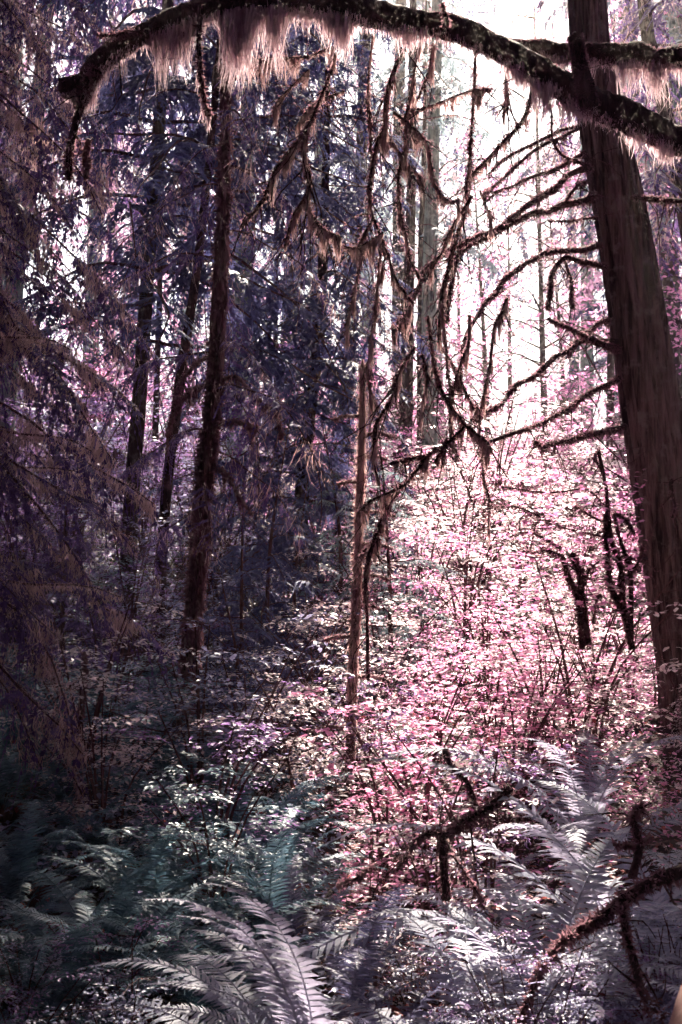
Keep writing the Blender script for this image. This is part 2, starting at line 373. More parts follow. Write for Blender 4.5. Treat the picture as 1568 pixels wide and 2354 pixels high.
def conifer(name, px, widths, d, mat, label, top_extra=8.0, kind=None, z0=2.0, nb=40, Lsc=(0.8, 1.4), droop=(0.05, 0.5), seg=14, n=40, ridges=0.05, stubs=0, azr=None, d_top=None, cat='tree', tpow=1.0, lob=9):
    pts = tree_base(px, d)
    base = pts[0].copy(); base[2] = min(base[2], float(H(base[0], base[1])))
    pts[0] = pts[0] if pts[0][2] < H(*pts[0][:2]) else base
    wd = [x / 2 * PX * d for x in widths]
    dirv = pts[-1] - pts[-2]; dirv /= np.linalg.norm(dirv)
    dirv = dirv * np.array((0.5, 0.5, 1)); dirv /= np.linalg.norm(dirv)
    pts = np.vstack([pts[:1] - np.array((0, 0, 0.3)), pts, pts[-1:] + dirv * top_extra * 0.5, pts[-1:] + dirv * top_extra])
    wd = [wd[0] * 1.35, *wd, wd[-1] * 0.6, wd[-1] * 0.15]
    root = thing(name, base, label, cat)
    loc = pts - base
    mb, p, r = trunk_mesh(loc, wd, mat, seg, n, ridges, lob)
    link('trunk', mb.mesh('trunk', mat, True), root)
    zt = p[-1][2]
    if kind:
        pr = PR[kind]; az = rng.uniform(0, 6.28)
        for i in range(nb):
            f = i / nb; z = z0 + (zt - z0) * (1 - (1 - f) ** tpow) + rng.uniform(-.15, .15)
            k = int(np.argmin(np.abs(p[:, 2] - z))); az += 2.4 + rng.uniform(-.5, .5)
            a = az if azr is None else rng.uniform(*azr)
            s = np.interp((z - z0) / max(0.1, zt - z0), [0, 0.3, 1], [Lsc[1], Lsc[1], Lsc[0] * 0.5]) * rng.uniform(0.75, 1.15)
            put_branch(root, pr[rng.integers(len(pr))], tuple(p[k]), a, rng.uniform(*droop), float(s), roll=float(rng.uniform(-.3, .3)))
    for i in range(stubs):
        z = rng.uniform(1.5, zt * 0.6); k = int(np.argmin(np.abs(p[:, 2] - z))); a = rng.uniform(0, 6.28); l_ = rng.uniform(0.2, 0.7)
        e = p[k] + np.array((math.cos(a) * l_, math.sin(a) * l_, rng.uniform(-.2, .1)))
        mb = MB(); tube(mb, smooth([p[k], (p[k] + e) / 2 + (0, 0, 0.04), e], 6), np.linspace(0.014, 0.004, 6), 5)
        link('dead_branch', mb.mesh('dead_branch', MAT['stem']), root)
    return root, p, r

rng = np.random.default_rng(102)
# ---------------------------------------------------------------- mossy limbs
def mossy(root, base, px, d0, d1, w0, w1, hang=0.0, hang_n=0, fz=1.0, name='branch', fl=0.022, mat='bark_dark', twigs=0, clumps=None, seg=7, lump=0.18, hmat='moss', hw=(0.003, 0.009), hx=None):
    dd = np.linspace(d0, d1, len(px))
    raw = [P(x, y, d) for (x, y), d in zip(px, dd)]
    n = max(10, int(np.linalg.norm(np.diff(raw, axis=0), axis=1).sum() / .035))
    pts = smooth(raw, n) - base
    kn = max(4, n // 4); kt = np.linspace(0, 1, kn); tt_ = np.linspace(0, 1, n); ka = .010 if w0 < 20 else .006
    pts = pts + np.stack([np.interp(tt_, kt, rng.normal(0, ka, kn)) for _ in range(3)], 1)
    t = np.linspace(0, 1, n); s = PX * 0.5
    L = np.linalg.norm(np.diff(pts, axis=0), axis=1).sum()
    r = (w0 + (w1 - w0) * t) * s * (d0 + (d1 - d0) * t)
    r = r * (1 + lump * np.interp(t, np.linspace(0, 1, max(4, int(L * 7))), rng.uniform(-1, 1, max(4, int(L * 7)))))
    if clumps:
        for c, amp, sg in clumps: r = r * (1 + amp * np.exp(-((t - c) / sg) ** 2))
    mb = MB(); tube(mb, pts, r, seg, 0.10)
    tw_pts = []
    for i in range(int(twigs * 1.7)):
        k = rng.integers(2, n - 1); l_ = rng.uniform(0.06, 0.2) if rng.random() < .6 else rng.uniform(.2, .55)
        dv = (pts[k] - pts[k - 1]); dv /= np.linalg.norm(dv) + 1e-9
        e = dv * rng.uniform(0.1, 0.8) + rng.normal(0, 0.45, 3) + np.array((0, 0, -0.55)); e = e / np.linalg.norm(e) * l_
        q = smooth([pts[k], pts[k] + e * 0.5 + rng.normal(0, .16 * l_, 3), pts[k] + e], 6); tube(mb, q, np.linspace(0.42, 0.12, 6) * min(.012, max(0.005, r[k])), 4); tw_pts.append(q)
    o = link(name, mb.mesh(name, MAT[mat], True), root)
    mm = MB()
    area = L * r.mean() * 6.3
    fuzz(mm, pts, r, int(fz * min(6000, area / (fl * fl) * 5 + 60)), fl)
    for q in tw_pts: fuzz(mm, q, np.full(6, 0.005), int(26 * fz), fl * 0.6)
    if hang_n:
        f = rng.random(hang_n); cnum = max(3, int(L * 15)); cc = rng.random(cnum); cw = rng.uniform(0.02, 0.07, cnum) / max(.3, L); cl = rng.uniform(.2, 1.0, cnum) ** 1.7 * 1.35
        cpop = cl + .1; which = rng.choice(cnum, hang_n, p=cpop / cpop.sum()); own = rng.random(hang_n) < 0.62
        off = np.clip(rng.normal(0, 1, hang_n), -2, 2)
        f = np.where(own, np.clip(cc[which] + off * cw[which], 0, 0.999), f)
        prof = 1.0 if hx is None else np.interp(f, *hx)
        ln = np.where(own, cl[which] * np.exp(-off ** 2 * 0.5), 0.16) * hang * rng.uniform(0.3, 1.1, hang_n) ** .8
        axd = pts[-1] - pts[0]; axd[2] = 0; axd = axd / max(.1, np.linalg.norm(axd))
        drift = np.where(own, -off * cw[which] * L * .85, 0.0)[:, None] * axd[None, :] / (np.abs(ln * prof) + .03)[:, None]
        kk = f * (n - 1.001); a = kk.astype(int); g = (kk - a)[:, None]
        pp = pts[a] * (1 - g) + pts[a + 1] * g; rr = r[a]
        pp = pp + np.stack([rng.normal(0, .3, hang_n) * rr, rng.normal(0, .5, hang_n) * rr, -rng.uniform(0.7, 1.0, hang_n) * rr], 1)
        strands(mm, pp, ln * prof, rng.uniform(*hw, hang_n), 0.09, 4, 1, drift=drift)
    tag(link('moss', mm.mesh('moss', [MAT['moss'], MAT[hmat]]), o), kind='stuff')
    return o

rng = np.random.default_rng(103)
# ---- the great leaning trunk on the right with its dead mossy branches
D1 = 11.0
cedar, cp, cr_ = conifer('cedar_tree', [(1608, 1655), (1590, 1534), (1550, 1284), (1502, 984), (1468, 750), (1418, 450), (1372, 200), (1350, 0)],
    [175, 152, 142, 133, 123, 113, 96, 84], D1, MAT['bark'], 'thick dark leaning conifer trunk with many bare mossy branches reaching out from it', 9, 'slate', 10.5, 16, (0.9, 1.3), seg=120, n=240, ridges=0.06, lob=15)
cb = np.array(cedar.location)
fm = MB(); fuzz(fm, cp[:150], cr_[:150], 14000, .035, 0, 2.2); tag(link('bark_flakes', fm.mesh('bark_flakes', MAT['bark']), cedar), kind='stuff')
for px, e, w0, w1, hg, hn in [
    (C2([(1150, 775), (1060, 800), (950, 880), (870, 940), (720, 1050), (610, 1085), (450, 1180), (380, 1250), (320, 1400), (270, 1500)]), 9.6, 15, 8, .06, 250),
    (C2([(1165, 910), (1050, 935), (930, 970), (820, 1010), (700, 1075), (560, 1140), (520, 1200), (505, 1350), (490, 1480)]), 9.7, 16, 9, .06, 250),
    (C2([(1125, 705), (960, 780), (840, 830), (720, 880), (640, 930)]), 10, 9, 4, .08, 160),
    (C2([(1110, 590), (1000, 640), (860, 720), (700, 860), (650, 900)]), 9.9, 10, 5, .08, 160),
    (C2([(1090, 580), (950, 630), (760, 715), (680, 790)]), 10.4, 9, 4, .08, 120),
    (C2([(1200, 1130), (1070, 1150), (950, 1165), (840, 1215), (760, 1270), (690, 1350), (640, 1430), (590, 1520), (560, 1640), (520, 1800)]), 9.6, 14, 8, .05, 240),
    (C2([(1215, 1222), (1110, 1200), (1020, 1190), (970, 1260), (955, 1350), (950, 1420)]), 10.4, 13, 12, .1, 160),
    (C2([(1030, 1190), (1060, 1300), (1050, 1360), (1075, 1420)]), 10.5, 8, 6, .04, 50),
    (C2([(1245, 1470), (1170, 1510), (1120, 1535)]), 10.6, 11, 8, .06, 60),
    (C4([(1270, 40), (1160, 0), (1080, -40), (950, -98)]), 10.2, 22, 6, .06, 100),
    (C4([(1265, 10), (1100, 2), (1050, 40), (950, 110), (870, 170), (790, 225), (740, 275), (660, 320), (600, 370)]), 9.6, 13, 10, .06, 240),
    (C4([(1285, 175), (1150, 240), (1050, 310), (960, 360), (850, 410), (690, 460), (650, 450)]), 9.8, 13, 8, .05, 220),
    (C4([(1305, 400), (1200, 425), (1080, 450), (950, 475), (900, 480)]), 10.0, 15, 10, .08, 200),
    (C4([(1400, 1000), (1360, 1050), (1320, 1130)]), 10.6, 7, 3, .04, 20),
    (C2([(1190, 1005), (1080, 1005), (950, 1000)]), 10.4, 5, 3, .04, 40),
    (C2([(1140, 775), (1000, 700), (960, 560), (950, 480)]), 10.4, 8, 4, .08, 60),
    (C2([(1160, 940), (1040, 930), (1090, 860), (1110, 840)]), 10.4, 8, 6, .05, 40),
    (C2([(1270, 932), (1420, 925), (1620, 930)]), 10.6, 16, 10, .09, 160),
    (C4([(1585, 640), (1530, 650), (1535, 760), (1530, 810)]), 10.5, 12, 6, .06, 80),
]:
    mossy(cedar, cb, px, D1 - 0.15 if px[0][0] > px[-1][0] else D1 - 0.1, e, w0, w1, hg, hn, 0.7, twigs=5 + len(px) // 2)

rng = np.random.default_rng(104)
# ---- big-leaf maple out of frame on the right: its limbs arch over the picture
DM = 7.6
mb_base = P(2150, 1700, 8.2); mb_base[2] = float(H(mb_base[0], mb_base[1]))
maple = thing('maple_tree', mb_base, 'moss-curtained limb arching over the whole top of the view with dead hanging branches', 'tree')
mbv, mp_, mr_ = trunk_mesh(np.array([P(2150, 1750, 8.2), P(2120, 1200, 8.2), P(2060, 700, 8.1), P(1990, 430, 8.0), P(1930, 150, 8.3), P(1900, -600, 8.6)]) - mb_base, [0.42, 0.34, 0.30, 0.24, 0.2, 0.1], MAT['bark_moss'], 20, 50, 0.05)
link('trunk', mbv.mesh('trunk', MAT['bark_moss'], True), maple)
LIMB = [(1990, 500)] + C2([(1990, 880), (1700, 700), (1568, 650), (1400, 580), (1250, 510), (1100, 440), (1000, 380), (870, 300), (700, 215), (560, 150), (400, 110), (180, 70), (0, 30)]) + C1([(1400, 8), (1150, 14), (1000, 28), (850, 70), (680, 140), (560, 205), (450, 300), (390, 385), (290, 412)])
mossy(maple, mb_base, LIMB, 8.0, 7.2, 74, 46, .30, 12500, 1.2, 'limb', 0.015, 'bark_dark', twigs=8, seg=12, lump=0.13, hmat='moss_pale', hw=(0.002, 0.009), hx=([0, .15, .3, .42, .6, .7, .8, .88, 1], [.35, .4, .5, .7, .95, 1.1, 1.0, .5, .3]))
mossy(maple, mb_base, [(1985, 520)] + C2([(1900, 330), (1568, 262), (1350, 250), (1180, 247), (1020, 237), (900, 222), (720, 205)]), 8.0, 8.3, 60, 30, .2, 3600, 1.2, 'limb', 0.015, 'bark_dark', twigs=6, seg=10, hmat='moss_pale', hw=(0.002, 0.007))
mossy(maple, mb_base, C2([(1140, 500), (1118, 400), (1095, 290), (1082, 155)]), 7.55, 7.5, 52, 30, .08, 160, 1.2, 'stub', 0.015, 'bark_dark', seg=10)
mossy(maple, mb_base, C1([(450, 330), (390, 400), (365, 480), (340, 590), (315, 700), (318, 830)]), 7.2, 7.1, 26, 13, .16, 600, 1.2, 'branch', 0.024, 'bark_dark', twigs=5, hmat='moss_pale')
mossy(maple, mb_base, C1([(400, 640), (395, 740), (385, 820)]), 7.2, 7.2, 14, 10, .1, 100, 1.0, 'branch', 0.024, 'bark_moss')
mossy(maple, mb_base, C1([(690, 140), (560, 155), (450, 178)]), 7.3, 7.1, 12, 9, .05, 60, 1.0, 'branch')
mossy(maple, mb_base, C1([(920, 40), (915, 180), (925, 330), (940, 450), (970, 530)]), 7.3, 7.2, 14, 4, .22, 700, 1.2, 'branch', hmat='moss_pale')
mossy(maple, mb_base, C2([(480, 110), (480, 70), (465, 25)]), 7.4, 7.4, 14, 6, .03, 20, 1.0, 'branch')
HANG = [
    (C2([(290, 150), (275, 270), (240, 380), (220, 500), (215, 580), (180, 640), (160, 750), (130, 870), (140, 980), (180, 1070), (220, 1170), (240, 1270), (330, 1390)]), 8.2, 13, 6, [(.28, .5, .05)]),
    (C2([(360, 140), (330, 330), (310, 450), (290, 560), (285, 680), (270, 800), (270, 950), (285, 1070), (320, 1180), (345, 1290)]), 8.3, 8, 8, [(.45, .7, .06), (.8, .3, .1)]),
    (C2([(420, 200), (390, 330), (345, 480), (300, 540)]), 8.3, 10, 5, None),
    (C2([(310, 520), (430, 470), (610, 410), (690, 400)]), 8.4, 5, 4, None),
    (C2([(255, 505), (340, 590), (400, 680), (410, 800), (425, 850), (490, 930), (540, 930)]), 8.2, 8, 4, None),
    (C2([(150, 100), (130, 340), (130, 480), (140, 640), (135, 760), (125, 880), (120, 1000)]), 8.2, 6, 5, [(.4, .7, .1)]),
    (C2([(620, 160), (615, 400), (610, 620), (600, 720), (580, 850), (570, 950), (530, 1080), (500, 1170), (480, 1290), (470, 1400), (440, 1560)]), 8.6, 7, 11, [(.7, .3, .1)]),
    (C2([(900, 330), (840, 540), (750, 650), (660, 740), (600, 810), (590, 900), (560, 1010)]), 9.2, 11, 8, None),
    (C2([(770, 260), (755, 420), (755, 530)]), 8.4, 9, 10, None),
    (C2([(180, 1070), (60, 1140), (-60, 1100), (-120, 1060)]), 8.2, 6, 5, None),
    (C2([(150, 1010), (100, 1070), (65, 1145)]), 8.2, 7, 9, None),
    (C2([(200, 600), (260, 690), (340, 790), (380, 820)]), 8.3, 4, 3, None),
    (C2([(180, 1090), (165, 1250), (150, 1400), (140, 1560), (150, 1760)]), 8.3, 5, 3, [(.8, .6, .05)]),
    (C2([(110, 1130), (80, 1300), (40, 1480), (20, 1560)]), 8.3, 5, 6, None),
    (C2([(210, 1170), (175, 1330), (160, 1500)]), 8.4, 4, 3, None),
    (C2([(590, 900), (500, 1060), (450, 1170), (380, 1250)]), 8.6, 9, 6, None),
    (C2([(640, 880), (690, 990), (700, 1010)]), 8.8, 5, 3, None),
    (C2([(760, 1370), (730, 1440), (700, 1520), (680, 1700), (650, 1820), (635, 1950), (650, 2090), (655, 2190), (670, 2290), (680, 2390)]), 8.9, 9, 4, [(.1, .6, .06), (.8, .4, .06)]),
    (C2([(600, 1450), (585, 1568), (545, 1700), (510, 1850), (505, 1970), (520, 2130)]), 8.8, 8, 6, [(.85, .6, .05)]),
    (C2([(460, 1400), (480, 1568), (500, 1700), (510, 1820)]), 8.7, 9, 4, None),
    (C4([(415, -120), (430, 80), (450, 190), (490, 290), (560, 380), (650, 450), (670, 480), (690, 520)]), 8.8, 10, 9, [(.9, .5, .06)]),
    (C4([(440, 0), (520, 110), (560, 200), (590, 270), (640, 320)]), 8.9, 5, 6, [(.55, 1.3, .1), (.85, 1.2, .08)]),
    (C4([(350, 20), (300, 90), (260, 160), (235, 230), (200, 320), (170, 400), (155, 480), (145, 560), (170, 650)]), 8.0, 8, 7, [(.33, 1.6, .07), (.68, 1.9, .08), (.5, .8, .04)]),
    (C4([(375, 60), (385, 180), (375, 290), (360, 400)]), 8.5, 6, 4, [(.6, .5, .1)]),
    (C4([(140, 0), (145, 120), (150, 230), (160, 300)]), 8.4, 4, 3, [(.45, 1.6, .08)]),
    (C2([(320, 1400), (270, 1500), (250, 1500)]), 9.0, 5, 3, None),
    (C1([(1540, 240), (1530, 310), (1470, 450), (1400, 600), (1330, 700), (1250, 820), (1190, 930), (1110, 1050)]), 7.8, 9, 11, None),
    (C1([(1410, 600), (1390, 750), (1410, 880), (1350, 1000), (1310, 1130)]), 7.8, 12, 8, [(.4, .5, .1)]),
    (C1([(1410, 890), (1440, 990), (1490, 1050), (1568, 1090)]), 7.9, 9, 6, None),
    (C1([(1568, 420), (1500, 450), (1440, 490), (1350, 590)]), 7.9, 6, 3, None),
    (C1([(1540, 225), (1400, 255), (1250, 278), (1080, 280)]), 8.1, 5, 3, None),
    (C1([(1420, 310), (1340, 400), (1280, 470), (1255, 530)]), 8.0, 4, 6, None),
]
for px, d, w0, w1, cl in HANG:
    mossy(maple, mb_base, px, d - .1, d + .15, w0 * .85, w1 * .8, .15, 380 + 70 * len(px), 0.75, twigs=7 + len(px), clumps=cl, hmat='lichen')

rng = np.random.default_rng(105)
# out-of-view leaf canopy, added as the maple's crown to cut skylight from above
mbc = MB(); n_c = 9000
cx, cy_, cz = rng.uniform(-6.5, 6.5, n_c), rng.uniform(-3.0, 9.5, n_c), rng.uniform(0, 1, n_c)
keep = (np.sin(cx * 1.1 + 2) + np.sin(cy_ * 1.3) + rng.normal(0, .5, n_c)) > -.9
pc = np.stack([cx, cy_, 8.6 + 4.0 * cz + .05 * cx ** 2 * 0 + .12 * np.abs(cy_ - 3)], 1)[keep] - mb_base
k_ = len(pc); put_leaves(mbc, pc, rng.uniform(0, 6.28, k_), rng.normal(-.2, .35, k_), rng.normal(0, .35, k_), rng.uniform(.3, .6, k_), 'maple')
tag(link('crown', mbc.mesh('crown', MAT['leaf_viol']), maple), kind='stuff')
for (x_, y_) in ((-4, 3), (-1.5, 6.5), (1.5, 3.5), (0, 0), (-3, 8)):  # limbs added out of view to carry that canopy
    mbq = MB(); e_ = np.array((x_, y_, 9.8)) - mb_base; tube(mbq, smooth([mp_[-6], mp_[-6] * .4 + e_ * .6 + np.array((0, 0, 1.2)), e_], 16), np.linspace(.13, .02, 16), 7, .05); link('limb', mbq.mesh('limb', MAT['bark_moss'], True), maple)

# ---- dead fallen branch hung up in front of the hemlock: fork low in the centre
p0 = P(905, 1420, 8.6); p0[2] = float(H(p0[0], p0[1]))
snag = thing('dead_limb', p0, 'forked dead mossy limb leaning over the gully in front of the pale saplings', 'branch')
for px, w0, w1 in [
    (C4([(560, 395), (490, 460), (400, 520), (330, 620), (270, 670), (130, 730), (85, 770)]), 8, 7),
    (C4([(275, 665), (230, 750), (190, 850), (170, 920), (120, 1010), (105, 1100), (115, 1250), (120, 1560)]), 11, 8),
    (C4([(400, 520), (330, 535), (240, 570)]), 7, 9), (C4([(500, 440), (460, 500), (430, 560)]), 5, 4), (C4([(175, 910), (100, 970), (70, 1000)]), 6, 4)]:
    mossy(snag, p0, px, 8.6, 8.5, w0, w1, .16, 420, .8, twigs=6, hmat='lichen')

rng = np.random.default_rng(106)
# ---------------------------------------------------------------- the other trunks
T = {}
T['t2'] = conifer('conifer_tree', [(-5, 1250), (5, 1100), (40, 600), (85, 250), (110, 0)], [48, 44, 40, 36, 32], 19, MAT['bark_green'], 'pale greenish straight trunk at the far left edge behind drooping boughs', 9, 'violet', 4.6, 66, (1.0, 1.6))
T['t3'] = conifer('conifer_tree', [(288, 1430), (296, 1250), (305, 1100), (322, 900), (345, 560), (372, 200), (385, 0)], [40, 37, 35, 33, 30, 26, 24], 15, MAT['bark_brown'], 'dark brown bare lower trunk standing left of two thinner leaning trunks', 9, 'slate', 3.0, 86, (1.0, 1.5))
T['t4'] = conifer('conifer_tree', [(355, 1500), (370, 1300), (385, 1100), (420, 830), (455, 600), (490, 270), (510, 0)], [27, 26, 25, 23, 20, 17, 15], 14, MAT['bark_dark'], 'slender dark trunk leaning to the upper right between brown and shaggy trunks', 6, 'slate', 4.2, 52, (0.85, 1.15), seg=10)
T['t5'] = conifer('conifer_tree', [(418, 1720), (430, 1560), (455, 1300), (470, 1100), (490, 900), (505, 650), (515, 400)], [38, 37, 35, 33, 30, 26, 20], 11, MAT['bark_moss'], 'crooked trunk shaggy with peeling moss on the shaded slope', 3.5, 'violet', 1.9, 28, (0.5, 0.65), seg=16, n=70, ridges=0.1)
T['t6'] = conifer('conifer_tree', [(535, 1250), (545, 950), (553, 800), (562, 500), (570, 200)], [46, 42, 40, 36, 30], 25, MAT['bark_green'], 'pale green trunk glimpsed behind the arching branch of the shaggy trunk', 9, 'slate', 5.6, 66, (1.1, 1.7))
T['t7'] = conifer('conifer_tree', [(755, 1190), (772, 1100), (790, 1000), (806, 780), (820, 500), (838, 150)], [40, 36, 33, 31, 28, 24], 22, MAT['bark_brown'], 'grey brown trunk leaning slightly, flared at its foot in the sunlit gap', 18, 'teal', 11.5, 60, (1.6, 1.8))  # crown lies out of view, raised and widened to shade the lower left
T['t8'] = conifer('hemlock_tree', [(684, 1230), (695, 1100), (705, 1000), (735, 750), (745, 500), (752, 250)], [34, 32, 30, 26, 20, 14], 16.5, MAT['bark_dark'], 'dense dark slate hemlock filling the middle with layered drooping boughs', 3.5, 'slate', 1.0, 130, (0.75, 0.98), (0.1, 0.7))
T['t9'] = conifer('conifer_tree', [(990, 1290), (988, 1000), (986, 700), (994, 400), (1004, 50)], [40, 36, 34, 30, 26], 25, MAT['bark_green'], 'tall straight pale green trunk behind the hanging dead branches', 10, 'teal', 8.6, 18, (0.9, 1.1))
T['t10'] = conifer('conifer_tree', [(928, 1240), (932, 1000), (938, 750), (945, 450)], [36, 32, 28, 22], 24, MAT['bark_brown'], 'brown trunk just left of the tall straight pale green trunk', 10, 'teal', 5.6, 18, (0.8, 1.1))
T['t11'] = conifer('conifer_tree', [(1690, 1300), (1640, 900), (1560, 400), (1500, 130), (1480, 0)], [48, 42, 36, 32, 30], 20, MAT['bark_dark'], 'dark trunk at the top corner behind the thick leaning conifer', 9, 'violet', 5.2, 40, (0.9, 1.4))
T['t12'] = conifer('sapling_tree', [(632, 1200), (636, 1000), (634, 700), (640, 400)], [13, 12, 11, 8], 20, MAT['bark_dark'], 'pole-thin dark sapling left of the dense slate hemlock', 4, 'slate', 3.5, 16, (0.4, 0.7), seg=8)
T['t13'] = conifer('sapling_tree', [(348, 1250), (357, 1000), (367, 650), (374, 300)], [16, 15, 13, 10], 26, MAT['bark_dark'], 'thin violet-dark sapling trunk seen between the brown and the slender trunk', 5, 'violet', 5, 24, (0.5, 0.9), seg=8)
T['t15'] = conifer('sapling_tree', [(965, 900), (968, 600), (974, 420)], [18, 15, 12], 31, MAT['bark_dark'], 'short dark stem rising between the pale green trunk and hanging branches', 5, 'teal', 5, 22, (0.6, 1.0), seg=8)
# slim snag with ladder-like stubs
T['t14'] = conifer('snag', [(802, 1640), (812, 1500), (822, 1300), (828, 1100), (832, 960)], [24, 20, 16, 13, 9], 9.6, MAT['bark_moss'], 'slim mossy snag with ladder-like stubs standing in the dark centre', 0.4, None, seg=10, n=40, ridges=0.12, cat='snag')
def shag(root, p, r, n, ln, wd=(0.006, 0.016), z=(0.0, 99), fl=0.03, fn=2500, mt='moss'):
    mm = MB(); sel = [i for i in range(len(p) - 1) if z[0] < p[i][2] < z[1]]
    a = rng.choice(sel, n); th = rng.uniform(0, 6.28, n)
    pp = p[a] + rng.random(n)[:, None] * (p[a + 1] - p[a]) + np.stack([np.cos(th), np.sin(th), 0 * th], 1) * (r[a] * 1.02)[:, None]
    strands(mm, pp, rng.uniform(0.3, 1.2, n) * ln, rng.uniform(*wd, n), 0.1, 3)
    fuzz(mm, p[sel], r[sel], fn, fl)
    tag(link('moss', mm.mesh('moss', MAT[mt]), root), kind='stuff')
r5, p5, rr5 = T['t5']; shag(r5, p5, rr5, 1500, 0.26, (0.008, 0.04), (0.5, 6), 0.05, 4500, 'moss')
r14, p14, rr14 = T['t14']; shag(r14, p14, rr14, 900, 0.24, (0.004, 0.014), (0.2, 3), 0.03, 2000, 'lichen')
for i in range(12):
    k = 6 + i * 2; a = 0.2 + rng.uniform(-.5, .5) + (3.14 if rng.random() < .25 else 0); l_ = rng.uniform(.12, .3)
    mb = MB(); q = smooth([p14[k], p14[k] + np.array((math.cos(a), math.sin(a) * .3, .03)) * l_ * .6, p14[k] + np.array((math.cos(a), math.sin(a) * .3, -.12)) * l_], 6)
    tube(mb, q, np.linspace(.016, .008, 6), 5); o = link('stub', mb.mesh('stub', MAT['bark_moss']), r14)
    mm = MB(); fuzz(mm, q, np.full(6, .012), 160, .02); tag(link('moss', mm.mesh('moss', MAT['moss']), o), kind='stuff')
b5 = np.array(r5.location)
for px, w0, w1 in [(C3([(1010, 165), (1080, 170), (1140, 215), (1200, 285), (1270, 350), (1290, 450)]), 10, 5), (C3([(980, 385), (1060, 372), (1130, 395), (1190, 410)]), 13, 6), (C3([(1000, 580), (1040, 610), (1080, 680), (1160, 800)]), 8, 4),
                   (C3([(980, 200), (880, 240), (800, 330), (770, 440)]), 9, 5), (C3([(950, 820), (890, 880), (870, 970)]), 9, 6), (C3([(990, 60), (900, 110), (830, 200), (800, 300)]), 9, 5)]:
    mossy(r5, b5, px, 11, 10.6, w0, w1, .16, 380, 1.1, twigs=6, mat='bark_moss')

rng = np.random.default_rng(107)
# ---- hemlock out of frame on the left: drooping lichen-hung boughs cross into view
hb = P(-330, 1500, 8.6); hb[2] = float(H(hb[0], hb[1]))
hem = thing('hemlock_tree', hb, 'hemlock beside the view whose lichen-hung violet boughs droop in at the left edge', 'tree')
hpts = np.array([hb - (0, 0, .3), P(-330, 1500, 8.6), P(-320, 600, 8.6), P(-310, -400, 8.6), P(-300, -1500, 8.6)]) - hb
mbv, hp, hr = trunk_mesh(hpts, [0.24, 0.2, 0.17, 0.12, 0.03], MAT['bark_brown'], 16, 40)
link('trunk', mbv.mesh('trunk', MAT['bark_brown'], True), hem)
big = make_protos('b', MAT['needle_p'], 8, L=2.2, droop=0.42, hang=0.9, dens=1.15, wide=0.40, lich=1600, lich_len=0.10)
for i in range(64):
    z = 1.3 + i * 0.075 + rng.uniform(-.08, .08); k = int(np.argmin(np.abs(hp[:, 2] - z)))
    a = rng.uniform(-1.15, 0.95); s = rng.uniform(0.58, 0.9) * (1.0 if z < 4 else 0.9)
    put_branch(hem, big[rng.integers(8)], tuple(hp[k]), float(a), rng.uniform(-.15, 0.3), float(s), roll=float(rng.uniform(-.3, .3)))
for i in range(20):
    z = 5.6 + i * 0.28; k = int(np.argmin(np.abs(hp[:, 2] - z))); put_branch(hem, big[rng.integers(5)], tuple(hp[k]), float(rng.uniform(0, 6.28)), .25, float(rng.uniform(.6, .9)))

rng = np.random.default_rng(108)
# ---- young hemlocks of the understory
def young(name, px, py, d, h, kind, label, nb=40, Ls=.5, w_=14):
    b = P(px, py, d); b[2] = float(H(b[0], b[1])); root = thing(name, b, label, 'sapling')
    n = 20; p = smooth([(0, 0, -.1), (rng.normal(0, .05), 0, h * .5), (rng.normal(0, .12), rng.normal(0, .1), h)], n); r = np.linspace(w_ * .5 * PX * d, .004, n)
    mb = MB(); tube(mb, p, r, 8, .03); link('trunk', mb.mesh('trunk', MAT['stem'], True), root)
    pr = PR[kind]; az = 0
    for i in range(nb):
        f = i / nb; z = h * (.06 + .92 * f); az += 2.4; k = int(np.argmin(np.abs(p[:, 2] - z)))
        put_branch(root, pr[rng.integers(len(pr))], tuple(p[k]), az, rng.uniform(0, .35), float(Ls * (1.15 - f) * rng.uniform(.8, 1.2)), lich=False)
    return root
young('young_hemlock', 500, 1650, 10.3, 1.5, 'slate', 'small layered slate hemlock right of the shaggy trunk foot', 34, .42)
young('young_hemlock', 620, 1330, 12.5, 2.6, 'slate', 'taller young hemlock between the shaggy trunk and the sunlit gap', 44, .55)
young('young_hemlock', 690, 1260, 14.0, 2.2, 'slate', 'drooping young hemlock below the dense slate hemlock', 40, .55)
young('young_hemlock', 900, 1330, 13.0, 2.6, 'teal', 'pale teal young hemlock behind the forked dead limb', 44, .55)
young('young_hemlock', 560, 1480, 11.5, 2.2, 'slate', 'narrow young hemlock just behind the layered one by the shaggy trunk', 36, .4)
young('young_hemlock', 150, 1320, 13.0, 2.2, 'violet', 'violet young hemlock under the left drooping boughs', 36, .55)
young('young_hemlock', 780, 1280, 15.5, 2.5, 'teal', 'teal young hemlock at the foot of the leaning grey brown trunk', 40, .5)

rng = np.random.default_rng(109)
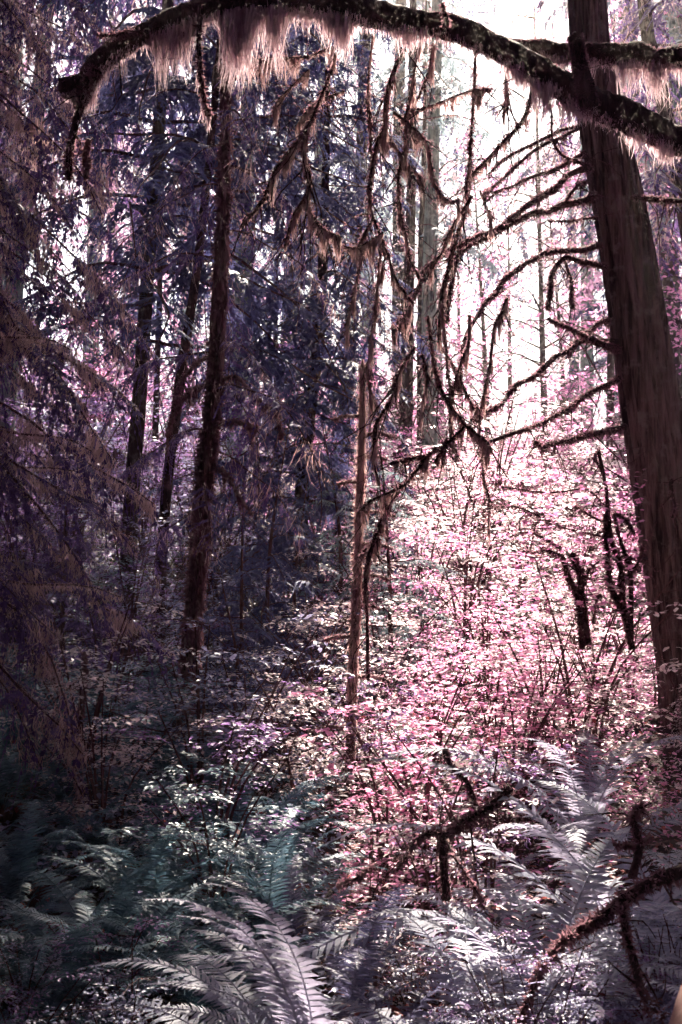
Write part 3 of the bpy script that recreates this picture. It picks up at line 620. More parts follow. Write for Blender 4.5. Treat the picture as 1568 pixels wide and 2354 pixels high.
# ---- far trees on the hill
def far_crown(kind, nb=54):
    mb = MB(); pr = PR[kind]
    for j in range(nb):
        f = (j / nb) ** .9; v, q = pr[rng.integers(len(pr))].raw; sc_ = (2.0 * (1 - f) ** .7 + .4) * rng.uniform(.6, 1.2)
        M_ = np.array(Matrix.Rotation(j * 2.4 + rng.uniform(-.4, .4), 3, 'Z') @ Matrix.Rotation(rng.uniform(.05, .5), 3, 'Y') @ Matrix.Rotation(rng.uniform(-.4, .4), 3, 'X'))
        mb.add(v @ M_.T * sc_ + np.array((0, 0, f * 15)), q)
    return mb.mesh('crown', pr[0].needles.materials[0])
FARC = {k: [far_crown(k) for _ in range(2)] for k in ('far', 'teal', 'slate')}
far_specs = []
for i in range(26):
    y = rng.uniform(32, 75); x = rng.uniform(-.30, .30) * y
    u = x / y
    if 0.055 < u < 0.165: continue                                     # the bright gap of sky
    far_specs.append((x, y))
far_specs += [(.235 * 31, 31.0), (.27 * 26, 26.0), (.205 * 40, 40.0), (.25 * 45, 45.0)]
HIGH = [(.07 * 44, 44.0), (.175 * 52, 52.0), (.04 * 40, 40.0)]
far_specs += HIGH + [(.165 * 54, 54.0)]
far_specs.sort(key=lambda q: q[0] / q[1])
_o1 = 'first second third fourth fifth sixth seventh eighth ninth tenth eleventh twelfth thirteenth fourteenth fifteenth sixteenth seventeenth eighteenth nineteenth'.split()
_o2 = 'twent thirt fort fift sixt sevent eight ninet'.split()
ORD = _o1 + [w_ for t_ in _o2 for w_ in [t_ + 'ieth'] + [t_ + 'y-' + q for q in _o1[:9]]]
for i, (x, y) in enumerate(far_specs):
    b = np.array((x, y, float(H(x, y)))); h = rng.uniform(15, 26) if (x, y) not in HIGH else rng.uniform(27, 31)
    root = thing('distant_conifer', b, f'hazy distant conifer, {ORD[i]} from the left along the far hillside', 'tree', 'distant conifers on the hill')
    rad = rng.uniform(.18, .34); mbv, p, r = trunk_mesh([(0, 0, -.5), (rng.normal(0, .3), 0, h * .5), (rng.normal(0, .5), 0, h)], [rad, rad * .8, .04], MAT['bark_green'], 10, 20)
    link('trunk', mbv.mesh('trunk', MAT['bark_green' if rng.random() < .6 else 'bark_brown'], True), root)
    kind = ('far', 'teal', 'far', 'slate')[rng.integers(4)]; nb = 50; z0 = rng.uniform(2, 6) if (x, y) not in HIGH else y * .30 - (float(H(x, y)) - 1.6)
    cr = FARC[kind][rng.integers(2)]; link('crown', cr, root, (0, 0, z0), (0, 0, float(rng.uniform(0, 6))), (1.0, 1.0, (h - z0) / 15))

rng = np.random.default_rng(110)
# ---- loose-leaved young alders thinly veiling the bright gap
def alder_mesh(nl=1500, h=13.0):
    tr_, lf = MB(), MB()
    ln_ = rng.normal(0, .9); p = smooth([(0, 0, -.3), (ln_ * .3, 0, h * .4), (ln_, rng.normal(0, .4), h)], 24); tube(tr_, p, np.linspace(.11, .015, 24), 7, .05)
    for b in range(34):
        k = rng.integers(6, 23); a = rng.uniform(0, 6.28); l_ = rng.uniform(.8, 2.4) * (1 - .5 * k / 24)
        q = smooth([p[k], p[k] + np.array((math.cos(a), math.sin(a), .5)) * l_ * .5, p[k] + np.array((math.cos(a), math.sin(a), .35 + rng.normal(0, .2))) * l_], 7); tube(tr_, q, np.linspace(.03, .006, 7), 4, cap=False)
        m_ = nl // 34; f = rng.uniform(.25, 1.05, m_) * 5.99; i_ = np.clip(f.astype(int), 0, 5); g = (f - i_)[:, None]
        c = q[i_] * (1 - g) + q[i_ + 1] * g + rng.normal(0, .22, (m_, 3)); put_leaves(lf, c, rng.uniform(0, 6.28, m_), rng.normal(-.3, .4, m_), rng.normal(0, .4, m_), rng.uniform(.07, .16, m_), 'oval')
    return tr_.mesh('trunk', MAT['bark_brown'], True), lf
for i, (u_, y_, lab, mt) in enumerate(((.065, 33, 'thin hazy alder left of the bright sky gap', 'leaf_pale'), (.105, 40, 'thin hazy alder in the middle of the bright sky gap', 'leaf_rose'), (.145, 36, 'thin leaning alder between the bright gap and the thick leaning conifer', 'leaf_pale'), (.085, 52, 'pale farther alder low in the bright sky gap', 'leaf_rose'), (.19, 30, 'pale alder right behind the thick leaning conifer', 'leaf_rose'), (.12, 46, 'slim alder just right of the gap centre', 'leaf_pale'), (.16, 44, 'slim rosy alder hugging the bright gap from the right', 'leaf_rose'), (.24, 27, 'rosy alder at the right edge behind the thick leaning conifer', 'leaf_pink'))):
    x_ = u_ * y_; root = thing('alder_tree', (x_, y_, float(H(x_, y_))), lab, 'tree', 'thin alders on the bright slope')
    tm_, lf_ = alder_mesh(1700, 9 + 4 * rng.random()); link('trunk', tm_, root); tag(link('crown', lf_.mesh('crown', MAT[mt]), root), kind='stuff')

# ---- the rest of the forest round the viewpoint: unseen conifers added beside and behind to shut out sky light
def crown_mesh(n=5200, h=15.0, rad=3.0):
    mb = MB(); f = rng.random(n) ** 1.2; z = f * h; a = rng.uniform(0, 6.283, n); rr = rad * (1 - f) ** .8 * np.sqrt(rng.uniform(.08, 1, n)) + .15
    z = z - rr * .3; p = np.stack([np.cos(a) * rr, np.sin(a) * rr, z], 1)
    put_leaves(mb, p, a + rng.normal(0, .5, n), rng.normal(-.45, .3, n), rng.normal(0, .4, n), rng.uniform(.3, .75, n), 'oval')
    return mb.mesh('crown', MAT['needle_p'])
CR = [crown_mesh() for _ in range(3)]
around = [(-5.5, 3.5), (-4.2, -1.5), (-7.5, -5), (-2.0, -4.5), (1.2, -6.5), (3.6, -3.0), (5.2, 1.5), (6.8, -5.5), (7.2, 6.5), (-8.5, 8.5), (-9.5, 14.5), (9.5, 12), (11, 19), (-13, 22), (-.5, -11), (-6, -12), (5.5, -12), (10, -10), (-11, -1), (10.5, 0.5)]
for i, (x, y) in enumerate(around):
    b = np.array((x, y, float(H(x, y)))); h = rng.uniform(17, 24)
    root = thing('conifer_tree', b, f'tall conifer outside the view, {ORD[i]} around the viewpoint', 'tree', 'conifers round the viewpoint')
    mbv, p, r = trunk_mesh([(0, 0, -.4), (rng.normal(0, .2), 0, h * .5), (rng.normal(0, .3), 0, h)], [.3, .22, .03], MAT['bark_brown'], 12, 20)
    link('trunk', mbv.mesh('trunk', MAT['bark_brown'], True), root)
    s = (h - 2.2) / 15; link('crown', CR[i % 3], root, (0, 0, 2.4), (0, 0, float(rng.uniform(0, 6))), (1.15, 1.15, s))

rng = np.random.default_rng(111)
# ---------------------------------------------------------------- ferns
def frond_mesh(L, lift, droop, mat, n=50, wide=0.10, curl=0.0):
    """frond rising along +X then arching over"""
    mb = MB(); t = np.linspace(0, 1, 16)
    ang = lift - (lift + droop) * t ** 1.35
    x = np.concatenate([[0], np.cumsum(np.cos(ang[:-1]))]) * L / 15; z = np.concatenate([[0], np.cumsum(np.sin(ang[:-1]))]) * L / 15
    ax = np.stack([x, curl * L * t ** 2, z], 1)
    tube(mb, ax, 0.0035 * (1 - .8 * t) + .0008, 4, cap=False)
    f = np.linspace(.14, .995, n); c = np.stack([np.interp(f, t, ax[:, k]) for k in range(3)], 1)
    tg = np.gradient(c, axis=0); tg /= np.linalg.norm(tg, axis=1)[:, None]
    nrm = np.cross(np.array((0, 1, 0)), tg) * -1
    env = np.clip(np.interp(f, [0, .14, .3, .6, .85, 1], [0, .55, 1, .9, .5, .05]), .04, 1)
    for sg in (-1, 1):
        l_ = L * wide * env * rng.uniform(.85, 1.1, n); wd = L / n * .34
        d = np.array((0, sg, 0)) + tg * (.25 + .5 * f[:, None] ** 2) + rng.normal(0, .07, c.shape) + nrm * rng.uniform(-.25, .15, n)[:, None]
        d /= np.linalg.norm(d, axis=1)[:, None]
        a = c - tg * wd; b = c + tg * wd; mid = c + d * l_[:, None] * .55
        tip = c + d * l_[:, None] + tg * wd * .8 - nrm * (-.0) + np.array((0, 0, -1)) * (l_ * .14)[:, None]
        m1 = mid - tg * wd * .9; m2 = mid + tg * wd * .9
        v = np.stack([a, b, m2, m1, tip], 1).reshape(-1, 3); k = np.arange(n)[:, None] * 5
        mb.add(v, np.hstack([k, k + 1, k + 2, k + 3]) if sg > 0 else np.hstack([k + 3, k + 2, k + 1, k]), np.hstack([k + 3, k + 2, k + 4]))
    return mb.mesh('frond', mat)
FR = {}
for key, mat in (('pale', 'fern'), ('teal', 'fern_t'), ('violet', 'fern_v')):
    FR[key] = [frond_mesh(1.0, *a, MAT[mat], curl=c) for a, c in (((1.15, .55), .05), ((.95, .75), -.06), ((.75, .7), .1), ((1.3, .3), -.03), ((.55, .8), .0))]
def fern(loc, kind, label, n=13, sc=.8, group=None, az0=None, spread=6.283, tilt=(-.25, .25)):
    root = thing('sword_fern', loc, label, 'fern', group)
    mb = MB(); tube(mb, [(0, 0, -.08), (0, 0, .02), (0, 0, .06)], [.05, .06, .03], 7, .2); link('crown', mb.mesh('crown', MAT['stem']), root)
    a0 = rng.uniform(0, 6.28) if az0 is None else az0 - spread / 2
    for i in range(n):
        link('frond', FR[kind][rng.integers(5)], root, (0, 0, .03), (float(rng.normal(0, .18)), float(rng.uniform(*tilt)), float(a0 + spread * (i + rng.uniform(-.3, .3)) / n)), float(sc * rng.uniform(.75, 1.15)))
    return root
def on_ground(px, d, dz=0.0):
    x = (px - 784) * PX * d; y = d * math.cos(PITCH); return np.array((x, y, float(H(x, y)) + dz))
HERO = [
    (690, 4.75, 'pale', 'large pale fern arching low in the foreground with its fronds sweeping leftward', 20, 1.12),
    (360, 4.35, 'violet', 'dim fern arching over the bottom edge left of the foreground fern', 10, .66),
    (1090, 5.0, 'pale', 'broad bright fern lit by the sun under the fallen mossy branch', 18, 1.15),
    (1230, 5.5, 'pale', 'overexposed fern with flat stacked fronds right of the fallen mossy branch', 18, 1.2),
    (1430, 6.2, 'pale', 'tall upright fern below the thick leaning conifer', 17, 1.35),
    (1540, 6.0, 'pale', 'fern at the right edge in front of the leaning conifer foot', 15, 1.25),
    (880, 5.2, 'violet', 'violet grey fern with upright fronds at the bottom centre', 13, .8),
    (800, 5.6, 'violet', 'dusky upright fern just behind the large pale foreground fern', 13, .85),
    (1300, 5.0, 'violet', 'mauve fern beside the reddish mossy log in the lower corner', 11, .7),
    (1480, 4.9, 'violet', 'violet fern drooping over the dark hollow at the lower right', 9, .75),
    (915, 4.0, 'pale', 'single small pale fern poking up at the bottom edge', 5, .5),
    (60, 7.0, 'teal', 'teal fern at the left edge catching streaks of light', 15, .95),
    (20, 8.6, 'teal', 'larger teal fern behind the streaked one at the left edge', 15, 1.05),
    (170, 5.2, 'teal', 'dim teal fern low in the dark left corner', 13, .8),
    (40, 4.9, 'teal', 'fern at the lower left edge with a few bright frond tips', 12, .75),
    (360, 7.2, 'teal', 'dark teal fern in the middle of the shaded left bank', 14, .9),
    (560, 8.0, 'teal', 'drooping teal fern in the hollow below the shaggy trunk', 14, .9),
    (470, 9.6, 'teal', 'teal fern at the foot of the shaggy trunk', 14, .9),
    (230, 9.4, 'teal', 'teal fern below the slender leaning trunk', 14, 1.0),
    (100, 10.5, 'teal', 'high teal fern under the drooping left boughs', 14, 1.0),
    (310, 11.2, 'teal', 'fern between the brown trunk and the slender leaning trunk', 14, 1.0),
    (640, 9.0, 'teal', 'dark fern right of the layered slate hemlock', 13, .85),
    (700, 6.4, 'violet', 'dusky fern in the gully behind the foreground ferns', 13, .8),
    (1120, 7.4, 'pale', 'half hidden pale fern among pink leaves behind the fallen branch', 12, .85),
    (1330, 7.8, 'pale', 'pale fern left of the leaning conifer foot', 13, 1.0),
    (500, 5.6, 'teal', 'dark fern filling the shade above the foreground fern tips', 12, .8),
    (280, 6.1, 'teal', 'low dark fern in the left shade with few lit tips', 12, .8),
]
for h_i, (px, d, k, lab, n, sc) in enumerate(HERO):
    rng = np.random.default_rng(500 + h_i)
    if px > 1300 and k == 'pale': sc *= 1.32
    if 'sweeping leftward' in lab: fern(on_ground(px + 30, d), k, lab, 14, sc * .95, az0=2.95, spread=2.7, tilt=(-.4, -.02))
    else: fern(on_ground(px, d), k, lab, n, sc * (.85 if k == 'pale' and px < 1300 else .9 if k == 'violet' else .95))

# more sword ferns over the shaded left bank, row by row up the slope
rowname = ('lowest', 'second', 'third', 'fourth', 'fifth', 'top')
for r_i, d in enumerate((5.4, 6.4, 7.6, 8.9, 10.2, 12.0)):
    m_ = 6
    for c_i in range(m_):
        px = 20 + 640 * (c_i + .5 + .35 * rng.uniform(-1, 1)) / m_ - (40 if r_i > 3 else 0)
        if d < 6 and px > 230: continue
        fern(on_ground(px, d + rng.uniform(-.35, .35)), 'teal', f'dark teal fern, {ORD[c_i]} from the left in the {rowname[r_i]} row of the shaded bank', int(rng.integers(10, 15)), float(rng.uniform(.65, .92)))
rng = np.random.default_rng(112)
# ---------------------------------------------------------------- broadleaf shrubs
def shrub_protos(mat, n, h=1.1, spread=.55, leaves=1300, ls=(.018, .042), kind='oval', nst=6, flat=.25):
    out = []
    for i in range(n):
        st, lf = MB(), MB(); tips = []
        for s in range(nst):
            a = rng.uniform(0, 6.28); rr = spread * rng.uniform(.3, 1); hh = h * rng.uniform(.55, 1.05)
            q = smooth([(rng.normal(0, .04), rng.normal(0, .04), -.08), (math.cos(a) * rr * .35, math.sin(a) * rr * .35, hh * .55), (math.cos(a) * rr, math.sin(a) * rr, hh)], 8)
            tube(st, q, np.linspace(.010, .003, 8) * (h / 1.1) ** .5, 5)
            for b in range(6):
                k = rng.integers(1, 8); a2 = rng.uniform(0, 6.28); l_ = rng.uniform(.18, .42) * spread / .55
                e = q[k] + np.array((math.cos(a2) * l_, math.sin(a2) * l_, rng.uniform(-.04, .12) * l_))
                tube(st, [q[k], (q[k] + e) / 2 + (0, 0, .015), e], [.003, .0022, .0012], 3, cap=False); tips.append((q[k], e))
        per = max(3, leaves // len(tips))
        for (b, e) in tips:
            sp_ = spread / .55; ra = rng.uniform(0, 6.283, per); rd = np.sqrt(rng.random(per)) * .15 * sp_ * rng.uniform(.6, 1.2)
            tl = rng.normal(0, .18, 2); ctr = b + (e - b) * rng.uniform(.75, 1.0)
            p = ctr + np.stack([np.cos(ra) * rd, np.sin(ra) * rd, (np.cos(ra) * tl[0] + np.sin(ra) * tl[1]) * rd - rd * .15 + rng.normal(0, .012, per)], 1)
            az = ra + rng.normal(0, .7, per)
            put_leaves(lf, p, az, rng.normal(-.12, flat, per), rng.normal(0, flat, per), rng.uniform(*ls, per), kind)
        out.append((st.mesh('stems', MAT['stem']), lf.mesh('leaves', MAT[mat])))
    return out
SP = dict(
    big=shrub_protos('leaf_pale', 2, h=1.2, leaves=620, ls=(.035, .062), flat=.2), bigr=shrub_protos('leaf_rose', 2, h=1.2, leaves=620, ls=(.035, .062), flat=.2), bigb=shrub_protos('leaf_blue', 2, h=1.2, leaves=560, ls=(.035, .065), flat=.2),
    pale=shrub_protos('leaf_pale', 4), rose=shrub_protos('leaf_rose', 4), blue=shrub_protos('leaf_blue', 4, ls=(.02, .042)), teal=shrub_protos('leaf_teal', 3, ls=(.03, .06), flat=.15),
    viol=shrub_protos('leaf_viol', 3), pink=shrub_protos('leaf_pink', 3, leaves=420, ls=(.03, .06), kind='maple', flat=.3), red=shrub_protos('leaf_red', 2, h=.6, leaves=260, ls=(.03, .06)),
)
WORDS = dict(big='broad pale-leaved shrub', bigr='broad rosy-leaved shrub', bigb='broad slate-leaved shrub', pale='pale cream-leaved shrub', rose='rosy pink-leaved shrub', blue='slate blue-leaved shrub', teal='teal flat-leaved shrub', viol='violet-leaved shrub', pink='vivid magenta maple seedling', red='rust red low shrub')
LM = [('cedar_tree', 1590, 11, 'the thick leaning conifer'), ('t5', 430, 11, 'the shaggy trunk'), ('t3', 290, 15, 'the brown trunk'), ('t9', 988, 25, 'the tall pale green trunk'), ('t7', 770, 22, 'the leaning grey brown trunk'),
      ('t8', 690, 16.5, 'the dense slate hemlock'), ('stems', 1390, 9.5, 'the cluster of mossy stems'), ('fallen', 1120, 6.0, 'the fallen mossy branch'), ('ladder', 805, 9.6, 'the ladder-like snag'), ('hero', 690, 4.6, 'the large foreground fern')]
SHR = []
def shrub(x, y, kind, sc, rot=None):
    SHR.append((x, y, kind, sc))
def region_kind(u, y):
    """u = x / y : leaf colour by region, pale where sunlit, dark bluish colours stand in for shade"""
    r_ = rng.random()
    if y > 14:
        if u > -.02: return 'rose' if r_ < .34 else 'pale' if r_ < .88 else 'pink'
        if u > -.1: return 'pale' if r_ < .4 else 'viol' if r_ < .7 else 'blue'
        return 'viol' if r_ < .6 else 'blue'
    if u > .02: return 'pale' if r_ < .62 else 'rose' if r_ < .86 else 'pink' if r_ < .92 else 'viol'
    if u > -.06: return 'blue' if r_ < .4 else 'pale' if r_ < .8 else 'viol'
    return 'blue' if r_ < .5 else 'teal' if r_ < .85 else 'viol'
yy = 6.1
while yy < 30:
    step = .50 + yy * .024; hw = .27 * yy + .4
    for x in np.arange(-hw, hw, step):
        x2 = x + rng.uniform(-.4, .4) * step; y2 = yy + rng.uniform(-.4, .4) * step
        if yy < 8.5 and rng.random() < (.35 if x2 < .1 * y2 else .15): continue
        if x2 / y2 < -.04 and rng.random() < (.72 if y2 < 10.5 else .15): continue
        sc = (rng.uniform(.45, .95) if rng.random() < .7 else rng.uniform(.95, 1.5)) * (.62 if yy < 6.3 else .85 if yy < 9 else 1.0 if yy < 16 else 1.5)
        if x2 / y2 > .13 and y2 < 7.5 and rng.random() < .85: continue
        if .05 < x2 / y2 <= .13 and y2 < 6.6: continue
        if x2 / y2 > .185 and y2 < 10.4 and rng.random() < .7: continue
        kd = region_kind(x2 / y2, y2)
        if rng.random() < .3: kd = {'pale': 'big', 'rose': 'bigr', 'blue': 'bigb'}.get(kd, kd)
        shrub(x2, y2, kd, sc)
    yy += step * .95
for px, d, sc in ((900, 8.1, .95), (960, 8.4, 1.0), (1000, 8.0, .9), (850, 7.3, .6), (1180, 8.8, 1.0), (1250, 9.4, 1.0)):
    q = on_ground(px, d); shrub(q[0], q[1], 'pink', sc)
for px, d, sc in ((195, 9.0, 1.3), (250, 8.0, .9), (640, 9.9, 1.1), (690, 9.5, 1.0), (660, 10.8, 1.2), (720, 11.5, 1.2)):
    q = on_ground(px, d); shrub(q[0], q[1], 'pale', sc)
for px, d, sc in ((500, 7.1, .8), (330, 10.0, .9)):
    q = on_ground(px, d); shrub(q[0], q[1], 'teal', sc)
for px, d, sc in ((1350, 6.9, .8), (1250, 6.2, .5), (1480, 5.4, .6), (1000, 5.4, .4), (960, 4.6, .4), (1150, 4.3, .35), (1230, 4.2, .35), (1400, 7.6, .7)):
    q = on_ground(px, d); shrub(q[0], q[1], 'red', sc)
for i in range(46):
    d = rng.uniform(4.5, 6.2); px = rng.uniform(940, 1560) if i < 34 else rng.uniform(0, 420); q = on_ground(px, d); shrub(q[0], q[1], ('viol', 'blue', 'blue', 'red', 'blue')[i % 5] if px > 1150 or px < 560 else ('blue', 'viol', 'red')[i % 3], rng.uniform(.32, .5))  # dark leaf kinds only, so the foreground's shade is in their colour
rows = []
for (x, y, kind, sc) in SHR:
    z = float(H(x, y)); pxs, pys, dd = proj((x, y, z + .3))
    best = min(LM, key=lambda m: abs(m[1] - pxs) * .5 + abs(m[2] - y) * 45)
    side = 'left of' if pxs < best[1] else 'right of'
    depth = 'before and ' if y < best[2] - .8 else 'behind and ' if y > best[2] + .8 else ''
    rows.append((x, y, z, kind, sc, (kind, best[3], depth, side), math.hypot((pxs - best[1]) * PX * y, y - best[2])))
groups = {}
for i, r_ in enumerate(rows): groups.setdefault(r_[5], []).append((r_[6], i))
labs = {}
for key, L_ in groups.items():
    L_.sort()
    for k, (_, i) in enumerate(L_):
        wd = WORDS[key[0]]; rel = f'{key[2]}{key[3]} {key[1]}'
        labs[i] = f'{wd} {rel}' if len(L_) == 1 else f'{ORD[k]} nearest {wd} {rel}'
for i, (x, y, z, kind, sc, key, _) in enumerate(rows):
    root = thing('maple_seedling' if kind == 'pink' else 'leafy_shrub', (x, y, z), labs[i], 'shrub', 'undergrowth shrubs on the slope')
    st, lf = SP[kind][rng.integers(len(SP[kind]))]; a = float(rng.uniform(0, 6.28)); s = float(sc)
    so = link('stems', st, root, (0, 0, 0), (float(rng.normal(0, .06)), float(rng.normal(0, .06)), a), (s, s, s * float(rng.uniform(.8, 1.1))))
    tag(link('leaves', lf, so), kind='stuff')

# far bushes on the hill
fb = []
for i in range(90):
    y = rng.uniform(28, 70); x = rng.uniform(-.27, .27) * y; fb.append((x, y))
fb.sort(key=lambda q: q[0] / q[1])
lf_rose = [m for m in SP['rose']] + SP['pale']
for i, (x, y) in enumerate(fb):
    root = thing('distant_bush', (x, y, float(H(x, y)) - .1), f'pale hazy bush, {ORD[i]} from the left along the far hillside', 'bush', 'distant bushes on the hill')
    st, lf = (SP['viol'] if x / y < -.03 and rng.random() < .85 else lf_rose)[rng.integers(3)]
    s = float(rng.uniform(2.0, 4.2)) * (.6 if .06 < x / y < .155 else 1.0); so = link('stems', st, root, (0, 0, 0), (0, 0, float(rng.uniform(0, 6))), s); tag(link('leaves', lf, so), kind='stuff')

rng = np.random.default_rng(113)
# ---- cluster of mossy stems (vine maple) left of the leaning conifer
vb = P(1400, 1480, 9.5); vb[2] = float(H(vb[0], vb[1]))
vine = thing('vine_maple', vb, 'cluster of dark mossy upright stems beside the thick leaning conifer', 'shrub')
for px, w0, w1 in [
    (C4([(1330, 1420), (1290, 1230), (1260, 1150), (1220, 1000), (1200, 850), (1210, 700), (1190, 520)]), 15, 7),
    (C4([(1335, 1400), (1300, 1200), (1290, 1100), (1260, 950), (1230, 760)]), 13, 8), (C4([(1340, 1380), (1320, 1060), (1300, 950), (1270, 800), (1300, 820), (1350, 880)]), 12, 6),
    (C4([(1120, 1420), (1080, 1200), (1050, 1100), (1020, 990)]), 14, 12), (C4([(1130, 1400), (1100, 1140), (1080, 1080), (1060, 990)]), 14, 13), (C4([(1100, 1140), (1150, 1060), (1190, 1010)]), 7, 5),
    (C4([(1205, 840), (1120, 780), (1060, 760)]), 5, 3), (C4([(1200, 730), (1100, 680), (920, 690), (740, 665)]), 5, 3), (C4([(1195, 600), (1170, 520), (1200, 500)]), 6, 4), (C4([(1215, 900), (1000, 850), (830, 770), (690, 760)]), 4, 3),
    (C4([(1160, 1300), (1180, 1200), (1200, 1150)]), 7, 5), (C4([(1290, 1100), (1360, 1030), (1390, 940)]), 6, 4), (C4([(1010, 960), (870, 880), (730, 910)]), 4, 3), (C4([(1020, 985), (920, 960), (820, 970)]), 5, 3)]:
    mossy(vine, vb, px, 9.5, 9.4, w0, w1, .05, 120, .9, 'stem', twigs=4)
mbl = MB()
pts = np.array([P(rng.uniform(1130, 1480), rng.uniform(1080, 1400), rng.uniform(9.0, 10.0)) for _ in range(750)]) - vb
put_leaves(mbl, pts, rng.uniform(0, 6.28, 750), rng.normal(-.15, .3, 750), rng.normal(0, .3, 750), rng.uniform(.03, .055, 750), 'maple')
tag(link('leaves', mbl.mesh('leaves', MAT['leaf_rose']), vine), kind='stuff')

rng = np.random.default_rng(114)
# ---- fallen mossy branch, root log, dead sticks, bare log at the corner
fbp = P(1120, 1900, 6.0)
fal = thing('fallen_branch', fbp, 'fallen forked branch with dark moss propped above the bright ferns', 'branch')
mossy(fal, fbp, C6([(780, 480), (700, 560), (600, 620), (520, 680), (470, 740), (480, 1000)]), 6.1, 5.8, 24, 18, .03, 120, 1.2, 'limb', twigs=3)
mossy(fal, fbp, C6([(520, 680), (400, 690), (340, 760), (260, 860)]), 5.95, 5.7, 14, 8, .04, 120, 1.0, 'branch', twigs=3)
mossy(fal, fbp, C6([(480, 720), (540, 800), (600, 900), (650, 1000)]), 5.8, 5.5, 9, 5, .03, 60, 1.0, 'branch', twigs=2)
s2 = P(1060, 1790, 6.9); st2 = thing('dead_stick', s2, 'short dark stick slanting above the fallen forked branch', 'stick')
mossy(st2, s2, C6([(470, 320), (530, 390), (590, 460), (640, 560)]), 7.0, 6.8, 13, 9, .03, 60, 1.0, 'stick_body')
lgb = P(1470, 2060, 5.0); rlog = thing('fallen_log', lgb, 'dark reddish mossy log slanting along the right edge of the dark hollow', 'log')
mossy(rlog, lgb, C6([(760, 1700), (880, 1400), (990, 1230), (1130, 1110), (1290, 990), (1480, 880), (1800, 790)]), 4.7, 5.4, 10, 30, .06, 900, 1.2, 'log_body', 0.024, 'bark_dark', twigs=6, seg=12, lump=.25)
mossy(rlog, lgb, C6([(1330, 900), (1370, 760), (1350, 640), (1385, 560)]), 5.1, 5.3, 20, 12, .06, 220, 1.0, 'root', 0.02, 'bark_dark', twigs=3)
mossy(rlog, lgb, C6([(1290, 970), (1310, 1130), (1360, 1290), (1400, 1420), (1480, 1530)]), 4.9, 4.5, 20, 18, .05, 220, 1.0, 'root', 0.02, 'bark_dark', twigs=3)
for lab, px, d0, d1, w0, w1 in [
    ('thin reddish stick lying across the shaded bottom right leaves', C6([(1260, 760), (1340, 735), (1400, 725), (1420, 690)]), 5.2, 5.3, 7, 5),
    ('thin red twig lying in the dusky centre foreground', C6([(0, 910), (80, 870), (140, 850)]), 5.4, 5.5, 6, 4),
    ('reddish shredded stem in the shade left of the slender trunk', [(178, 1740), (185, 1640), (195, 1560), (200, 1500)], 8.9, 9.0, 16, 8)]:
    b_ = P(*px[0], d0); o = thing('dead_stick', b_, lab, 'stick'); mossy(o, b_, px, d0, d1, w0, w1, .04, 160, 1.2, 'stick_body', mat='bark_moss', twigs=2)
lb = P(1545, 2330, 3.3); log = thing('bare_log', lb, 'smooth barkless pinkish pole poking into the bottom right corner', 'log')
mb = MB(); tube(mb, smooth([P(1760, 2050, 3.6) - lb, P(1650, 2210, 3.4) - lb, P(1585, 2400, 3.2) - lb, P(1540, 2600, 3.1) - lb], 20), np.full(20, .055), 16, .01); link('log_body', mb.mesh('log_body', MAT['wood'], True), log)

rng = np.random.default_rng(115)
# ---- clover-like leaves in the dark hollow, each leaf its own piece
lv = MB(); put_leaves(lv, np.zeros((1, 3)), 0, 0, 0, 1.0, 'heart'); leaf_me = [lv.mesh('leaf', MAT['leaf_viol'])]
lv = MB(); put_leaves(lv, np.zeros((1, 3)), 0, 0, 0, 1.0, 'heart'); leaf_me.append(lv.mesh('leaf', MAT['leaf_blue']))
for j, (px, py, d, lab) in enumerate(((1330, 2220, 4.1, 'patch of violet clover-like leaves in the dark bottom right hollow'), (1460, 2260, 4.0, 'patch of clover-like leaves beside the barkless pole'), (1230, 2290, 4.0, 'low clover-like patch left of the dark hollow leaves'))):
    c = P(px, py, d); c[2] = float(H(c[0], c[1])); pl = thing('clover_patch', c, lab, 'plant')
    mb = MB(); leafpos = []
    for k in range(90):
        x, y = rng.normal(0, .16), rng.normal(0, .22); h_ = rng.uniform(.12, .46); leafpos.append((x, y, h_))
        tube(mb, [(x * .6, y * .6, -.02), (x * .9, y * .9, h_ * .6), (x, y, h_)], [.0016, .0014, .001], 3, cap=False)
    link('stems', mb.mesh('stems', MAT['stem']), pl)
    for q in leafpos: link('leaf', leaf_me[rng.integers(2)], pl, q, (float(rng.normal(0, .3)), float(rng.normal(0, .3)), float(rng.uniform(0, 6))), float(rng.uniform(.028, .05)))

rng = np.random.default_rng(116)
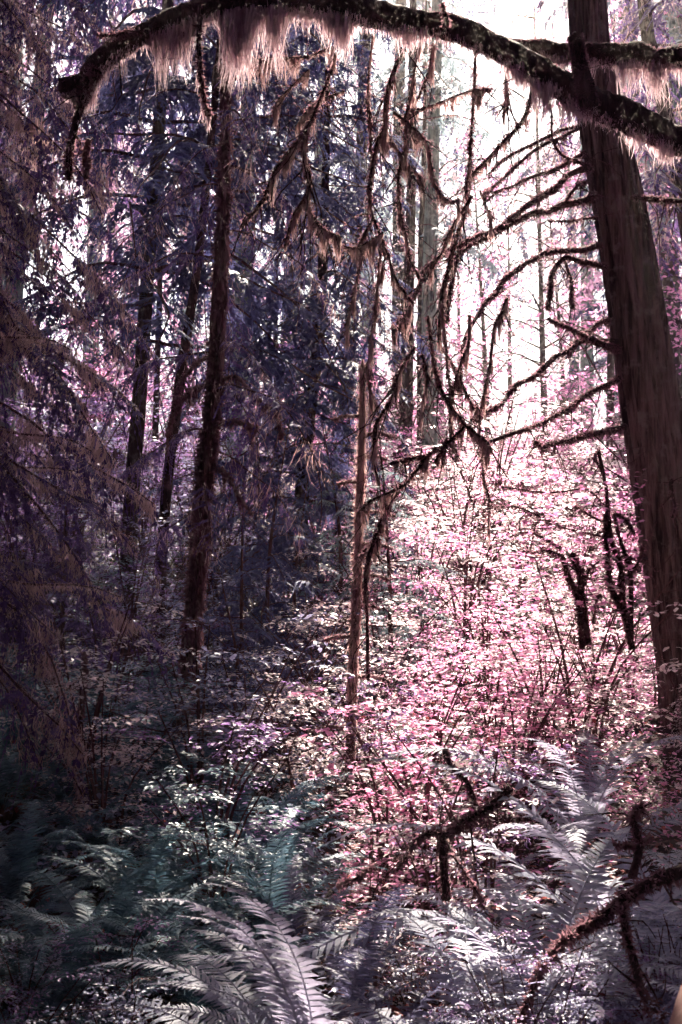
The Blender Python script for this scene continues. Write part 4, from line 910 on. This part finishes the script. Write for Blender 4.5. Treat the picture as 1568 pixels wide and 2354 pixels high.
# ---- leaf litter and low ground cover, uncountable
N = 60000
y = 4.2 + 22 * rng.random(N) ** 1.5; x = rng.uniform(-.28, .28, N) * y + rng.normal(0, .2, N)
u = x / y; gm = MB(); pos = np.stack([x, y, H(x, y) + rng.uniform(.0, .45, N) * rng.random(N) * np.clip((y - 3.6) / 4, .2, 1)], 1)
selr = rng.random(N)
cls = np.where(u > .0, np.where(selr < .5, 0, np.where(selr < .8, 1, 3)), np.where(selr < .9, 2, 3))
cls = np.where((y < 6.4) & (cls < 2), np.where(selr < .35, 2, 3), cls)  # pale litter swapped for dark colours: foreground shade put into the leaves
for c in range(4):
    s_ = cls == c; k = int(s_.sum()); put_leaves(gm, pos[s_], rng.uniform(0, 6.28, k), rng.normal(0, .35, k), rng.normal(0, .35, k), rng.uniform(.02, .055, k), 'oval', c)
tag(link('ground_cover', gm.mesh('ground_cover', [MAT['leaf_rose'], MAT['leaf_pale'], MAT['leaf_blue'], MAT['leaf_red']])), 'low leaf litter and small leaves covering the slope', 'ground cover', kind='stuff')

rng = np.random.default_rng(117)
# ---------------------------------------------------------------- haze
HAZE = 0.0010
if HAZE:
    hm = bpy.data.materials.new('haze'); hm.use_nodes = True; n_ = hm.node_tree.nodes; n_.clear(); o_ = n_.new('ShaderNodeOutputMaterial'); pv = n_.new('ShaderNodeVolumePrincipled')
    pv.inputs['Color'].default_value = (1.0, 0.90, 0.80, 1); pv.inputs['Density'].default_value = HAZE; pv.inputs['Anisotropy'].default_value = 0.85
    hm.node_tree.links.new(pv.outputs[0], o_.inputs['Volume'])
    lo, hi = np.array((-95, -28, -3.0)), np.array((95, 165, 44.0))
    v = [(x, y, z) for x in (lo[0], hi[0]) for y in (lo[1], hi[1]) for z in (lo[2], hi[2])]
    q = [(0, 1, 3, 2), (4, 6, 7, 5), (0, 4, 5, 1), (2, 3, 7, 6), (0, 2, 6, 4), (1, 5, 7, 3)]
    tag(link('haze', MB().add(v, q).mesh('haze', hm)), kind='stuff')
